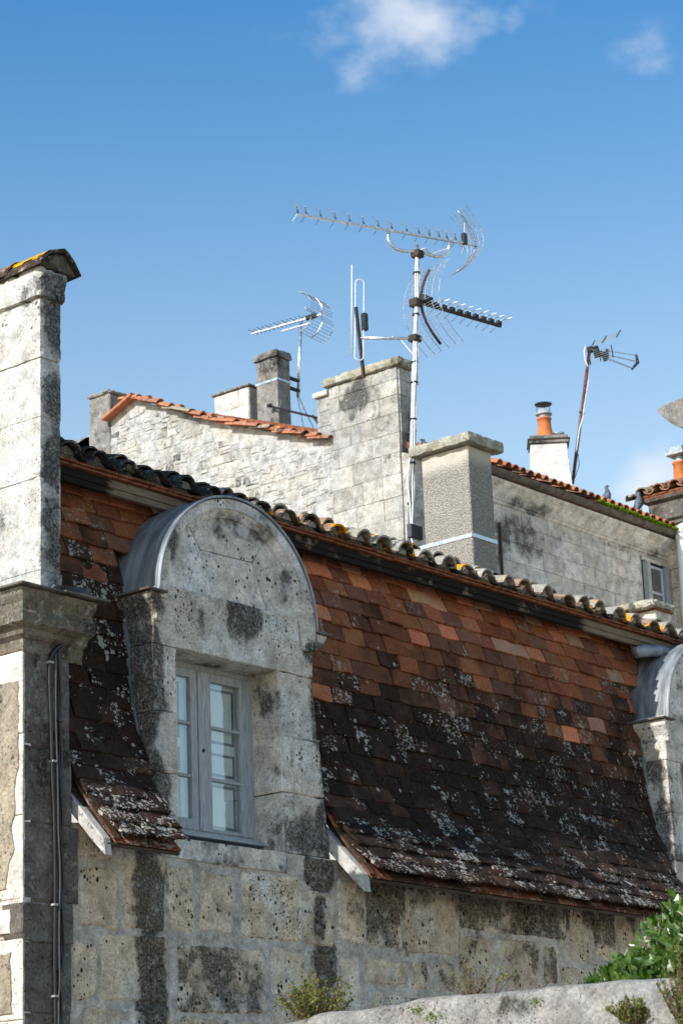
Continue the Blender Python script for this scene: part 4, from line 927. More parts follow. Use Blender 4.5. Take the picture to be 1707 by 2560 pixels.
b = MB(); b.add([(XG - .16, 11.05, 13.845), (XG + .3, 11.05, 13.845), (XG + .3, 11.66, 13.60), (XG - .16, 11.66, 13.60), (XG - .16, 11.05, 13.885), (XG + .3, 11.05, 13.885), (XG + .3, 11.66, 13.64), (XG - .16, 11.66, 13.64)], [(0, 1, 2, 3), (4, 7, 6, 5), (0, 4, 5, 1), (1, 5, 6, 2), (2, 6, 7, 3), (3, 7, 4, 0)])
o = b.build('verge_tile', 'canal_rear', rroof); o.color = (.46, .17, .09, .1)
# big chimney stack at the corner
stack = MB(); stack.box(XG - .012, XG + .26, 6.14, 7.335, 10.0, 13.03); stack.box(XG + .005, XG + .27, 7.33, 7.57, 12.0, 12.93); stack = stack.build('chimney', 'stack_stone', rear, label='broad ashlar chimney stack at the gable corner')
rows = [10.3, 10.58, 10.9, 11.2, 11.52, 11.82, 12.1, 12.38, 12.64, 12.86, 13.03]
ashlar(stack, 'X', XG - .03, .05, 6.135, 7.34, rows, .28, .6, 'stack_stone', .004, .003, .002)
ashlar(stack, 'X', XG - .012, .05, 7.345, 7.575, [12.25, 12.5, 12.72, 12.93], .2, .4, 'stack_stone', .007, .004, .002)
ashlar(stack, 'Y', 6.12, .05, XG - .0, XG + .27, rows, .2, .4, 'stack_stone', .007, .004, .002)
rbox('cap_slab', XG - .09, XG + .32, 6.05, 7.42, 13.04, 13.165, 'cap_stone', stack, .014, .05)
b = MB(); b.box(XG - .06, XG + .30, 7.36, 7.62, 12.935, 13.01); b.build('cap_slab', 'wing_stone', stack, bevel=.012)
b = MB(); b.box(XG + .27, XG + .48, 6.02, 6.6, 9.5, 12.0); b.build('buttress', 'stack_stone', stack, bevel=.01)
# pier at the far end of the gable
fp = MB(); fp.box(XG - .03, XG + .35, 11.62, 12.06, 12.4, 14.06); fp = fp.build('chimney', 'dark_stack', rear, bevel=.02, label='squat dark stack at the far end of the gable')
rbox('cap_slab', XG - .06, XG + .38, 11.59, 12.09, 14.055, 14.12, 'dark_stack', fp, .014, .05)
b = MB(); b.box(XG + .0, XG + .34, 12.06, 12.42, 12.4, 13.50); b.build('shoulder', 'dark_stack', fp, bevel=.02)
# pair of stacks on the roof behind the gable
ca = MB(); ca.box(11.89, 12.19, 9.33, 9.75, 12.6, 14.36); ca = ca.build('chimney', 'dark_stack', rear, bevel=.012, label='slim dark stack carrying an aerial behind the gable')
rbox('cap_slab', 11.86, 12.22, 9.30, 9.79, 14.36, 14.475, 'dark_stack', ca, .014, .05)
b = MB(); b.box(11.882, 11.889, 9.32, 9.76, 13.985, 14.02); b.box(11.882, 12.2, 9.318, 9.326, 13.985, 14.02); b.build('strap', 'zinc_new', ca)
cb_ = MB(); cb_.box(11.89, 12.3, 9.90, 10.60, 12.9, 14.03); cb_ = cb_.build('chimney', 'rear_stone', rear, bevel=.012, label='low pale stack beside the slim dark one')
b = MB(); b.box(11.85, 12.34, 9.87, 10.64, 14.035, 14.07); b.build('cap_slab', 'dark_stack', cb_, bevel=.008)
ashlar(cb_, 'X', 11.88, .05, 9.905, 10.595, [13.2, 13.5, 13.75, 14.02], .25, .45, 'rear_stone', .007, .004, .002)
# window in the front wall
wn = MB(); wn.box(16.30, 16.96, YG - .004, YG + .0, 10.67, 11.39); rw = wn.build('window', 'dark_inside', rear, label='small white casement window with open grey shutters')
b = MB()
for x0, x1, z0, z1 in ((16.42, 16.46, 10.68, 11.30), (16.80, 16.84, 10.68, 11.30), (16.46, 16.80, 11.26, 11.30), (16.46, 16.80, 10.86, 10.90)): b.box(x0, x1, YG - .035, YG - .008, z0, z1)
b.build('frame', 'rear_frame', rw, bevel=.004)
for z0, z1 in ((10.68, 10.86), (10.90, 11.26)):
    b = MB(); b.box(16.46, 16.80, YG - .020, YG - .017, z0, z1); b.build('pane', 'glass', rw)
b = MB(); b.box(16.44, 16.82, YG - .010, YG - .006, 10.68, 11.28); b.build('curtain', 'curtain', rw)
for x0, x1, an in ((16.31, 16.40, 0), (16.87, 16.95, 0)):
    b = MB(); b.box(x0, x1, YG - .10, YG - .012, 10.66, 11.33); b.build('shutter', 'frame_paint', rw, bevel=.004)
b = MB(); b.box(16.28, 16.97, YG - .05, YG - .013, 11.345, 11.395); b.build('lintel', 'rear_stone', rw, bevel=.006)
b = MB(); b.box(12.60, 12.63, YG - .06, YG - .02, 10.3, 11.18); b.build('iron_stay', 'rust', rear, bevel=.004)
# white chimney turned towards the street
Mw = Matrix.Translation((16.98, 8.0, 0)) @ Matrix.Rotation(yaw - math.pi / 2 - R(2), 4, 'Z')
wc = MB(); vs = []
for z, e in ((12.4, .055), (13.15, .04), (13.85, -.005)):
    vs += [Mw @ Vector(p) for p in ((-.29 - e, 0 - e, z), (.30 + e, 0 - e, z), (.30 + e, .45, z), (-.29 - e * .3, .45, z))]
wc.add(vs, [(0, 1, 5, 4), (1, 2, 6, 5), (2, 3, 7, 6), (3, 0, 4, 7), (4, 5, 9, 8), (5, 6, 10, 9), (6, 7, 11, 10), (7, 4, 8, 11), (0, 3, 2, 1), (8, 9, 10, 11)])
wc = wc.build('chimney', 'white_render', rear, bevel=.01, label='white rendered chimney with orange clay pot and cowl')
b = MB(); b.box(-.31, .33, -.03, .48, 13.853, 13.905, Mw); b.box(-.295, .315, -.02, .47, 13.93, 13.985, Mw); b.build('cap_slab', 'dark_stack', wc, bevel=.006)
b = MB(); b.box(-.33, .35, -.045, .49, 13.906, 13.929, Mw); b.build('tile_course', 'rust', wc)
pc = Mw @ Vector((-.03, .22, 0))
b = MB(); b.lathe((pc.x, pc.y, 13.985), [(.155, 0), (.15, .02), (.125, .10), (.108, .22), (.105, .33), (.118, .335), (.118, .365), (.09, .37)], 20); b.build('chimney_pot', 'pot', wc, smooth=True)
b = MB(); b.lathe((pc.x, pc.y, 14.352), [(.085, 0), (.085, .05), (.135, .055), (.135, .07), (.09, .13), (.05, .155), (.0, .16)], 18); b.build('cowl', 'cowl', wc)
b = MB(); b.lathe((pc.x, pc.y, 14.58), [(.0, .0), (.14, .0), (.145, .01), (.10, .025), (0, .03)], 18)
for a in range(3): b.tube([(pc.x + .12 * math.cos(a * 2.1 + .5), pc.y + .12 * math.sin(a * 2.1 + .5), 14.41), (pc.x + .12 * math.cos(a * 2.1 + .5), pc.y + .12 * math.sin(a * 2.1 + .5), 14.585)], .006, 5)
b.build('rain_cap', 'black_plastic', wc)
b = MB(); b.lathe(tuple(Mw @ Vector((.19, .30, 13.985))), [(.08, 0), (.08, .09), (.10, .095), (.10, .12), (0, .125)], 14); b.build('flue_cap', 'zinc', wc)
b = MB(); b.tube([Mw @ Vector((-.33, .05, 13.16)), Mw @ Vector((-.45, .03, 13.15))], .035, 8); b.build('pipe_stub', 'black_plastic', wc)

# ------------------------------------------------------------------ wing at the right edge
XW = 16.97
wing = empty('wing_house', (XW, 2.0, 0), 'sunlit cream wing with tiled cornice and white downpipe, cut by right edge', 'house')
ww = MB(); ww.box(XW + .02, XW + 3, 1.0, 5.95, 0, 12.0); ww = ww.build('wall', 'wing_stone', wing)
ashlar(ww, 'X', XW, .06, 4.6, 5.985, [9.6, 10.0, 10.35, 10.7, 11.0, 11.3, 11.62, 11.98], .5, .9, 'wing_stone', .007, .005, .003)
wp = [(.0, 11.99), (.05, 12.0), (.05, 12.05), (.10, 12.08), (.12, 12.15), (.06, 12.18), (.07, 12.36), (.14, 12.40), (.16, 12.44), (.0, 12.44)]
wcor = sweep('cornice', [((XW + .8, 6.10), (0, 1)), ((XW, 6.10), (-1, 1)), ((XW, 4.0), (-1, 0))], wp, 'pier_stone', wing)
b = MB(); b.box(XW + .01, XW + 2.9, 1.0, 6.08, 12.0, 12.43); b.build('frieze', 'wing_stone', wcor)
b = MB(); b.box(XW - .14, XW + 2.9, 1.0, 6.24, 12.445, 12.475); b.build('brick', 'red_brick', wcor, bevel=.004)
b = MB(); b.box(XW - .15, XW + 2.9, 1.0, 6.26, 12.48, 12.51); b.build('brick', 'red_brick', wcor, bevel=.004)
wr = MB(); wr.add([(XW - .1, 1, 12.52), (XW - .1, 6.25, 12.52), (XW + 1.5, 5.0, 13.05), (XW + 1.5, 1, 13.05), (XW + 3, 1, 12.5), (XW + 3, 6.3, 12.5)], [(0, 1, 2, 3), (3, 2, 5, 4), (1, 5, 2), (0, 3, 4), (0, 4, 5, 1)]); wroof = wr.build('roof', 'soffit', wing)
cw = barrel(MB(), .115, .095, .5, .02, Matrix.Rotation(-math.pi / 2, 4, 'Z'), R(172), 9, .85).mesh('canal_tile', 'canal_rear')
cw2 = barrel(MB(), .10, .11, .5, .02, Matrix.Rotation(-math.pi / 2, 4, 'Z') @ Matrix.Rotation(math.pi, 4, 'Y'), R(165), 9, .75).mesh('channel_tile', 'canal_rear')
for i in range(7):
    y = 6.22 - i * .30
    for c_ in range(3):
        o = bpy.data.objects.new('canal_tile', cw); attach(o, wroof)
        o.matrix_basis = Matrix.Translation((XW - .16 + c_ * .30, y - c_ * .01, 12.56 + c_ * .10)) @ Matrix.Rotation(R(-17 + random.uniform(-3, 3)), 4, 'Y') @ Matrix.Rotation(R(random.uniform(-5, 5)), 4, 'Z')
        o.color = random.choice([(.33, .26, .19), (.40, .19, .11), (.30, .27, .22)]) + (random.uniform(.15, .5),)
    o = bpy.data.objects.new('channel_tile', cw2); attach(o, wroof); o.matrix_basis = Matrix.Translation((XW - .20, y - .15, 12.585)) @ Matrix.Rotation(R(-15), 4, 'Y'); o.color = (.33, .19, .11, .3)
# corner hip tile
m = MB(); barrel(m, .13, .10, .55, .02, Matrix.Translation((XW - .10, 6.52, 12.53)) @ Matrix.Rotation(R(-135), 4, 'Z') @ Matrix.Rotation(R(12), 4, 'X'), R(165), 9, .6); o = m.build('hip_tile', 'canal_rear', wroof); o.color = (.36, .33, .27, .4)
# pot on the wing
b = MB(); b.lathe((XW + .45, 5.86, 12.74), [(.13, 0), (.13, .05), (.115, .1), (.105, .34), (.12, .35), (.12, .38), (.08, .39)], 18); b.build('chimney_pot', 'pot', wing, smooth=True)
b = MB(); b.lathe((XW + .45, 5.86, 13.10), [(.075, 0), (.075, .13)], 14); b.add([(XW + .45 + sx * a, 5.86 + sy * a, z) for z, a in ((13.22, .16), (13.26, .16), (13.37, .09)) for sx, sy in ((-1, -1), (1, -1), (1, 1), (-1, 1))], [(0, 1, 2, 3), (8, 11, 10, 9)] + [(r_ * 4 + i, r_ * 4 + (i + 1) % 4, r_ * 4 + 4 + (i + 1) % 4, r_ * 4 + 4 + i) for r_ in (0, 1) for i in range(4)]); b.build('cowl', 'cowl', wing, bevel=.004)
b = MB(); b.box(XW + .2, XW + 1.2, 5.0, 6.08, 12.66, 12.74); b.build('pot_base', 'red_brick', wing, bevel=.01)
# white downpipe
b = MB(); b.tube([(XW + .02, 5.50, 11.93), (XW - .03, 5.56, 11.93), (XW - .075, 5.615, 11.90), (XW - .09, 5.635, 11.84), (XW - .09, 5.64, 11.6), (XW - .09, 5.64, 9.0)], .062, 14); b.build('downpipe', 'pvc', wing, smooth=True)
b = MB(); b.tube([(XW - .09, 5.64, 11.80), (XW - .09, 5.64, 11.70)], .069, 14); b.tube([(XW - .09, 5.64, 10.72), (XW - .09, 5.64, 10.66)], .069, 14); b.build('pipe_collar', 'pvc', wing, smooth=True)
# chimney cap overhanging at the right edge
wst = MB(); wst.box(XW + .1, XW + .8, 4.0, 5.35, 12.6, 13.5); wst = wst.build('chimney', 'chimney_stone', wing, bevel=.02)
m = MB(); prf = [(5.86, 13.86), (5.84, 13.80), (5.76, 13.70), (5.66, 13.60), (5.56, 13.53), (5.46, 13.48), (5.36, 13.46), (4.0, 13.46), (3.9, 13.8), (3.9, 13.96), (5.44, 13.93), (5.6, 13.905), (5.78, 13.90)]; k = len(prf)
vs = []
for x in (XW - .10, XW + .2, XW + .6, XW + .95): vs += [(x, y + random.uniform(-.012, .012), z + random.uniform(-.012, .012)) for y, z in prf]
m.add(vs, [(i * k + j, i * k + (j + 1) % k, (i + 1) * k + (j + 1) % k, (i + 1) * k + j) for i in range(3) for j in range(k)] + [tuple(range(k)), tuple(3 * k + j for j in range(k))]); m.build('cap_slab', 'dark_stack', wst, label='rough lichened stone cap jutting in at the right edge')

# low capped upstand beside the wing
up_ = empty('low_chimney', (11.7, 3.2, 7.0), 'low cream stub with grey stone cap beside the wing wall', 'chimney')
b = MB(); b.box(11.68, 12.02, 2.96, 3.6, 7.0, 9.20); b.build('body', 'wing_stone', up_, bevel=.01)
rbox('cap_slab', 11.55, 12.07, 2.90, 3.66, 9.203, 9.31, 'cap_stone', up_, .014, .05)
b = MB(); b.box(11.66, 12.04, 2.93, 3.62, 9.178, 9.202); b.build('brick_course', 'red_brick', up_)

# ------------------------------------------------------------------ aerials
ant = empty('tv_antenna', (6.70, 3.0, 9.0), 'tall aluminium aerial mast with three antennas beside the roughcast chimney', 'antenna', 'rooftop aerials')
MB0, MT = Vector((6.68, 3.0, 8.85)), Vector((7.11, 3.0, 12.83))
def on_mast(z): return MB0.lerp(MT, (z - MB0.z) / (MT.z - MB0.z))
b = MB(); b.tube([MB0, on_mast(11.0), MT], [.030, .028, .026], 12); b.build('mast', 'alu', ant, smooth=True)
b = MB(); bc = on_mast(9.13); b.box(bc.x - .10, bc.x + .12, 2.90, 2.968, 9.06, 9.22); b.build('junction_box', 'grey_box', ant, bevel=.006)
# cables down the mast
for k, (ox, oy) in enumerate(((-.035, -.02), (-.018, -.036), (.012, -.036), (.034, -.018))):
    pts = [];
    for i in range(15):
        z = 12.70 - .05 * k - (3.45 - .05 * k) * i / 14; p = on_mast(z)
        bow = (.055 * math.exp(-((z - 9.85) / .28) ** 2) if k == 0 else 0)
        pts.append((p.x + ox * .8 - bow, p.y + oy + .01 * math.sin(i * 1.7 + k), z))
    pts.append((bc.x - .04 + .03 * k, 2.93, 9.21)); b = MB(); b.tube(pts, .011, 6); b.build('cable', 'white_cable', ant, smooth=True)
for z in (12.45, 11.9, 11.28, 11.02, 10.55, 10.0, 9.5): 
    p = on_mast(z); b = MB(); b.tube([(p.x, p.y - .008, z - .01), (p.x, p.y - .008, z + .01)], .046, 10); b.build('cable_tie', 'black_plastic', ant)
for i in range(6):
    b = MB(); x = bc.x - .07 + .03 * i; b.tube([(x, 2.93, 9.06), (x + .01, 2.92, 8.98), (x + .04, 2.9, 8.9)], .008, 5); b.build('cable', 'white_cable', ant, smooth=True)
# --- long yagi on a cradle
A0, A1 = Vector((5.68, 3.64, 12.975)), Vector((7.90, 2.70, 12.975)); bd = (A1 - A0).normalized(); side = Vector((0, 0, 1)).cross(bd).normalized(); UPV = Vector((0, 0, 1))
def quadbar(mb, p, q, w, hh):
    d = (q - p).normalized(); sd = UPV.cross(d).normalized(); u = d.cross(sd)
    mb.add([a + sd * sx * w + u * sy * hh for a in (p, q) for sx, sy in ((-1, -1), (1, -1), (1, 1), (-1, 1))], [(0, 3, 2, 1), (4, 5, 6, 7)] + [(i, (i + 1) % 4, 4 + (i + 1) % 4, 4 + i) for i in range(4)])
b = MB(); quadbar(b, A0, A1, .015, .015); b.build('boom', 'alu', ant)
ts = [.0, .045, .125, .205, .285, .362, .445, .52, .605, .675, .735, .79, .835, .885]
for t in ts:
    p = A0.lerp(A1, t) + UPV * .045
    b = MB(); b.tube([p - UPV * .03, p + UPV * .012 - bd * .01], [.016, .010], 6)
    b.build('element_clip', 'black_plastic', ant)
    b = MB(); b.tube([p - bd * .005, p + UPV * .115 - bd * .075 + side * .02], .006, 5); b.tube([p, p + UPV * .02 - bd * .07 - side * .10], .005, 5); b.tube([p - UPV * .03, p - UPV * .12 - bd * .05 + side * .05 ], .004, 5); b.build('director', 'alu_dull', ant)
pd = A0.lerp(A1, .935); b = MB(); b.box(-.035, .035, -.03, .03, -.02, .13, Matrix.Translation(pd)); b.build('dipole_box', 'black_plastic', ant, bevel=.01)
b = MB(); b.tube([pd + UPV * .28 + bd * .02, pd + UPV * .05], .006, 5); b.tube([pd - UPV * .02, pd - UPV * .16 - bd * .05], .006, 5); b.tube([pd + UPV * .3, A1 - UPV * 0.02 + bd * .02], .005, 5); b.build('dipole', 'alu_dull', ant)
def reflector(parent, c, back, out, up_a, down_a, ln, wd, nw, r_w, r_s, mat_s='alu_dull', mat_w='alu', rails=2, bend=1.0):
    """corner reflector: two bent wire grids either side of the boom end"""
    for sgn, an, nm in ((1, up_a, 'upper'), (-1, down_a, 'lower')):
        pts = []
        for i in range(7):
            t = i / 6; a_ = an * (t ** bend); pts.append(c + UPV * sgn * ln * t * math.cos(an * t * .6) + back * ln * (math.sin(an) * t * t + .12 * t))
        s_ = MB(); s_.tube(pts, r_s, 6); s_.build('reflector_spar', mat_s, parent, smooth=True)
        g_ = MB()
        for j in range(nw):
            t = (j + .6) / nw; i = min(5, int(t * 6)); p = pts[i].lerp(pts[i + 1], t * 6 - i)
            g_.tube([p - out * wd, p + out * wd], r_w, 4)
        for k in range(-rails, rails + 1):
            if k == 0: continue
            g_.tube([p + out * wd * k / rails for p in pts], r_w, 4)
        g_.build('reflector_grid', mat_w, parent)
reflector(ant, A1, -bd * .85, side, R(30), R(42), .44, .19, 10, .0032, .012, rails=2)
# cradle
cz = on_mast(12.70)
L0 = A0.lerp(A1, .50); R0 = A0.lerp(A1, .845); lo = Vector((0, 0, -.245))
pts = [L0 - UPV * .01, L0 - UPV * .12 - bd * .01, L0 + lo * .80 + bd * .03, L0 + lo * .95 + bd * .09, L0 + lo + bd * .18, cz + Vector((0, -.05, .02)), R0 + lo * 1.0 - bd * .20, R0 + lo * .9 - bd * .09, R0 + lo * .6 - bd * .02, R0 - UPV * .08, R0 - UPV * .01]
b = MB(); b.tube(pts, .021, 10); b.build('cradle', 'alu', ant, smooth=True)
b = MB(); b.box(-.06, .06, -.075, .05, -.045, .045, Matrix.Translation(cz)); b.build('mast_clamp', 'rust', ant, bevel=.01)
b = MB(); b.tube([cz + Vector((.02, -.05, .05)), cz + Vector((.10, -.06, .09)), R0 + lo * .9 - bd * .25, R0 + lo * .4, R0 + UPV * .03, R0 + bd * .10 - UPV * .0, pd - UPV * .07, pd - UPV * .01], .010, 6); b.build('cable', 'white_cable', ant, smooth=True)
# --- second yagi with wide grid
B0 = on_mast(12.05) + Vector((-.06, .01, 0)); B1 = Vector((8.37, 2.73, 12.055)); bd2 = (B1 - B0).normalized(); sd2 = UPV.cross(bd2).normalized()
b = MB(); quadbar(b, B0 + Vector((0, -.05, 0)), B1, .016, .016); b.build('boom', 'rust', ant)
for i in range(9):
    t = .25 + .73 * i / 8; p = B0.lerp(B1, t) + UPV * .03 + Vector((0, -.04 * (1 - t), 0))
    b = MB(); b.box(-.035, .035, -.028, .028, -.022, .034, Matrix.Translation(p)); b.build('element_clip', 'black_plastic', ant, bevel=.008)
    b = MB(); ln = .15; b.tube([p + sd2 * .0 + UPV * .02, p - sd2 * ln + UPV * .02], .0065, 5); b.tube([p - UPV * .01, p + sd2 * ln * 1.1 - UPV * .07], .0045, 5); b.tube([p + UPV * .03, p - sd2 * ln * .9 + UPV * .055 + bd2 * .10], .0065, 5); b.build('director', 'alu', ant)
p = B0.lerp(B1, .13) + UPV * .05 + Vector((0, -.05, 0)); b = MB(); b.box(-.09, .09, -.045, .045, -.04, .055, Matrix.Translation(p)); b.build('dipole_box', 'black_plastic', ant, bevel=.015)
b = MB(); b.box(-.07, .05, -.07, .05, -.05, .05, Matrix.Translation(on_mast(12.05))); b.build('mast_clamp', 'rust', ant, bevel=.01)
GC = B0.lerp(B1, .075) + Vector((0, -.04, 0))
for sgn in (1, -1):
    ln = .46; lean = .16 if sgn > 0 else .28
    ctr = [GC + UPV * sgn * ln * t + bd2 * (lean * t * t * 1.0) for t in (0, .25, .5, .75, 1.0)]
    b = MB(); b.tube(ctr, .018, 6); b.build('reflector_spar', 'rust', ant, smooth=True)
    b = MB(); nw = 16; wd = .36; hd = Vector((.86, -.51, 0)).normalized(); sl_ = UPV * (.0)
    for j in range(nw):
        t = (j + .9) / nw * 1.12; pc_ = GC + UPV * sgn * ln * t + bd2 * (lean * t * t)
        b.tube([pc_ - sd2 * -.0 - (sd2) * wd * .9, pc_ + sd2 * wd * .9], .0026, 4)
    for k in (-1, -.6, -.2, .2, .6, 1):
        b.tube([GC + UPV * sgn * ln * t * 1.12 + bd2 * (lean * t * t * 1.25) + sd2 * wd * .9 * k for t in (.06, .3, .55, .8, 1.0)], .0035, 4)
    b.build('reflector_grid', 'alu', ant)
# --- folded dipole on a side arm
C3 = on_mast(11.59); D3 = Vector((6.50, 3.446, 11.59))
b = MB(); b.tube([C3 + Vector((.06, -.07, 0)), D3], .018, 8); b.build('side_arm', 'alu', ant, smooth=True)
b = MB(); b.box(-.06, .07, -.06, .06, -.04, .04, Matrix.Translation(C3)); b.build('mast_clamp', 'rust', ant, bevel=.01)
b = MB(); b.tube([D3 + Vector((.3, -.3, -.018)), C3.lerp(D3, .4) + UPV * .02, C3.lerp(D3, .25) + UPV * -.02, C3 + Vector((-.02, -.02, -.25)), C3 + Vector((-.03, -.04, -.6))], .010, 6); b.build('cable', 'white_cable', ant, smooth=True)
lt, lb = Vector((6.546, 3.446, 12.349)), Vector((6.47, 3.446, 11.30)); ax = (lt - lb).normalized(); sx = Vector((.80, -.6, 0)) * .052
loop = []
for i in range(7): a = math.pi * i / 6; loop.append(lt - ax * .05 - sx * math.cos(a) + ax * .05 * math.sin(a))
for i in range(7): a = math.pi * i / 6; loop.append(lb + ax * .05 + sx * math.cos(a) - ax * .05 * math.sin(a))
loop.append(loop[0]); b = MB(); b.tube(loop, .0072, 6); b.build('folded_dipole', 'white_cable', ant, smooth=True)
b = MB(); b.tube([Vector((6.40, 3.50, 11.37)), Vector((6.475, 3.50, 12.53))], .008, 6); b.build('reflector_rod', 'white_cable', ant, smooth=True)
b = MB(); quadbar(b, Vector((6.455, 3.45, 11.97)), Vector((6.54, 3.44, 11.10)), .016, .016); b.build('dipole_bracket', 'rust', ant)
b = MB(); b.box(-.03, .04, -.035, .035, -.11, .11, Matrix.Translation((6.555, 3.41, 11.80))); b.build('dipole_box', 'black_plastic', ant, bevel=.012)

ant.location += Vector((.527, .405, .253))   # stands just behind the roughcast chimney
# --- small aerial on the slim stack
an2 = empty('tv_antenna', (12.49, 9.43, 13.9), 'small bare aerial strapped to the slim dark stack', 'antenna', 'rooftop aerials')
b = MB(); b.tube([(12.47, 9.43, 13.88), (12.60, 9.43, 15.13)], .024, 10); b.build('mast', 'alu', an2, smooth=True)
for z in (14.14, 13.98):
    b = MB(); b.box(12.17, 12.50, 9.40, 9.45, z - .022, z + .022); b.build('wall_bracket', 'black_plastic', an2, bevel=.004)
E0, E1 = Vector((12.42, 10.27, 15.12)), Vector((12.56, 8.99, 15.12)); bd3 = (E1 - E0).normalized(); sd3 = UPV.cross(bd3).normalized()
b = MB(); quadbar(b, E0, E1, .012, .012); quadbar(b, Vector((12.53, 9.78, 15.05)), Vector((12.58, 9.20, 15.05)), .010, .010); b.build('boom', 'alu', an2)
for i in range(14):
    p = E0.lerp(E1, .02 + .78 * i / 13) + UPV * .02; b = MB(); b.tube([p - sd3 * .13, p + sd3 * .13], .0055, 5); b.tube([p - UPV * .02, p + UPV * .015], .013, 6); b.build('director', 'alu_dull' if i % 2 else 'black_plastic', an2)
p = E0.lerp(E1, .86); b = MB(); b.box(-.03, .03, -.10, .10, -.03, .04, Matrix.Translation(p)); b.build('dipole_box', 'black_plastic', an2, bevel=.01)
b = MB(); q = p + UPV * .02
b.tube([q - sd3 * .15 + UPV * .06, q + sd3 * .15 + UPV * .06, q + sd3 * .15 + UPV * .10, q - sd3 * .15 + UPV * .10, q - sd3 * .15 + UPV * .06], .005, 5); b.build('dipole', 'alu_dull', an2)
for sgn in (1, -1):
    ctr = [E1 + UPV * sgn * .0, E1 + UPV * sgn * .14 + bd3 * .02, E1 + UPV * sgn * .27 - bd3 * .07, E1 + UPV * sgn * .33 - bd3 * .20]
    b = MB(); b.tube(ctr, .013, 6); b.build('reflector_spar', 'alu', an2, smooth=True)
    b = MB()
    for t in (.25, .5, .75, 1.2, 1.5, 1.8, 2.2, 2.6, 2.95):
        i = min(2, int(t)); c_ = ctr[i].lerp(ctr[i + 1], t - i); b.tube([c_ - sd3 * .30, c_ + sd3 * .30], .0035, 4)
    for k in (-.30, .30): b.tube([c_ + sd3 * k for c_ in ctr[1:]], .006, 4)
    b.build('reflector_grid', 'alu_dull', an2)
b = MB(); b.tube([(12.47, 9.42, 13.9), (12.58, 9.40, 13.70), (12.72, 9.36, 13.45), (12.70, 9.34, 13.2), (12.62, 9.3, 13.0)], .011, 6); b.build('cable', 'white_cable', an2, smooth=True)
b = MB(); b.tube([(12.47, 9.44, 13.9), (12.50, 9.42, 13.68), (12.55, 9.40, 13.40), (12.50, 9.38, 13.15)], .008, 6); b.build('cable', 'white_cable', an2, smooth=True)

# fallen aerial lying on the tiles by the stack
an4 = empty('fallen_antenna', (11.86, 9.0, 13.1), 'dark fallen aerial lying on the gable tiles below the slim stack', 'antenna')
F0, F1 = Vector((11.80, 9.45, 13.58)), Vector((12.15, 8.05, 12.98)); fd = (F1 - F0).normalized()
b = MB(); b.tube([F0, F1], .018, 6); b.tube([Vector((11.98, 8.75, 13.30)), Vector((12.1, 8.55, 12.92))], .018, 6); b.build('boom', 'black_plastic', an4)
for i in range(9):
    p = F0.lerp(F1, i / 8); b = MB(); b.tube([p - UPV * .05, p + UPV * .14 + Vector((.02, -.03, 0))], .004, 4); b.build('director', 'alu_dull', an4)
b = MB(); b.box(-.03, .03, -.04, .04, -.025, .025, Matrix.Translation(F0 + Vector((0, -.03, 0)))); b.build('dipole_box', 'black_plastic', an4, bevel=.01)

# --- leaning aerial beside the white chimney
an3 = empty('tv_antenna', (17.63, 8.0, 13.4), 'fan-shaped aerial on a leaning brown pole beside the white chimney', 'antenna', 'rooftop aerials')
P0, P1 = Vector((17.60, 8.0, 13.30)), Vector((18.39, 8.0, 15.83))
b = MB(); b.tube([P0, P1], .028, 8); b.build('mast', 'brown_pole', an3, smooth=True)
pts = [P1 + Vector((-.02, 0, .03)), P1 + Vector((-.12, 0, .03)), P1 + Vector((-.17, 0, -.08)), P1 + Vector((-.16, 0, -.22)), P1 + Vector((-.10, -.02, -.38))] + [P0.lerp(P1, t) + Vector((.03 + .02 * math.sin(t * 9), -.03, 0)) for t in (.75, .65, .55, .48)] + [P0.lerp(P1, t) + Vector((-.045, -.03, 0)) for t in (.38, .3, .22)]
b = MB(); b.tube(pts, .011, 6); b.build('cable', 'white_cable', an3, smooth=True)
b = MB(); b.tube([P0.lerp(P1, .22) + Vector((.05, 0, 0)), P0.lerp(P1, .15) + Vector((.12, 0, 0)), P0.lerp(P1, .06) + Vector((.06, 0, 0)), P0], .006, 5); b.build('cable', 'black_cable', an3, smooth=True)
for t in (.52,):
    p = P0.lerp(P1, t); b = MB(); b.tube([p + Vector((-.07, 0, 0)), p + Vector((.07, 0, 0))], .012, 6); b.build('bolt', 'black_plastic', an3)
hub = Vector((18.80, 7.96, 15.84)); tip = [Vector((19.62, 7.86, 16.02)), Vector((19.60, 7.86, 15.90)), Vector((19.45, 7.86, 15.74))]
st_ = [hub + UPV * .07, hub, hub - UPV * .06]
for a_, c_ in zip(st_, tip):
    b = MB(); b.tube([a_, c_], .009, 5)
    d_ = (c_ - a_); sdv = Vector((.5, -.6, 0)).normalized()
    for i in range(10): q = a_ + d_ * ((i + .5) / 10); b.tube([q - sdv * .05, q + sdv * .05], .0045, 4)
    b.build('director_boom', 'alu', an3)
b = MB(); b.tube([tip[0] + UPV * .02, tip[1] + Vector((.05, 0, -.01)), tip[2] - UPV * .02], [.020, .032, .020], 6); b.build('end_bracket', 'black_plastic', an3)
b = MB(); b.add([hub + Vector(v) for v in ((.07, -.03, .12), (-.05, -.03, .02), (-.07, -.03, -.02), (-.02, -.03, -.13), (.06, -.03, -.06), (.07, .03, .12), (-.05, .03, .02), (-.07, .03, -.02), (-.02, .03, -.13), (.06, .03, -.06))], [(0, 1, 2, 3, 4), (9, 8, 7, 6, 5)] + [(i, (i + 1) % 5, 5 + (i + 1) % 5, 5 + i) for i in range(5)]); b.build('front_bracket', 'black_plastic', an3)
b = MB(); quadbar(b, P1 + Vector((0, -.03, 0)), hub, .014, .014); b.build('boom', 'alu_dull', an3)
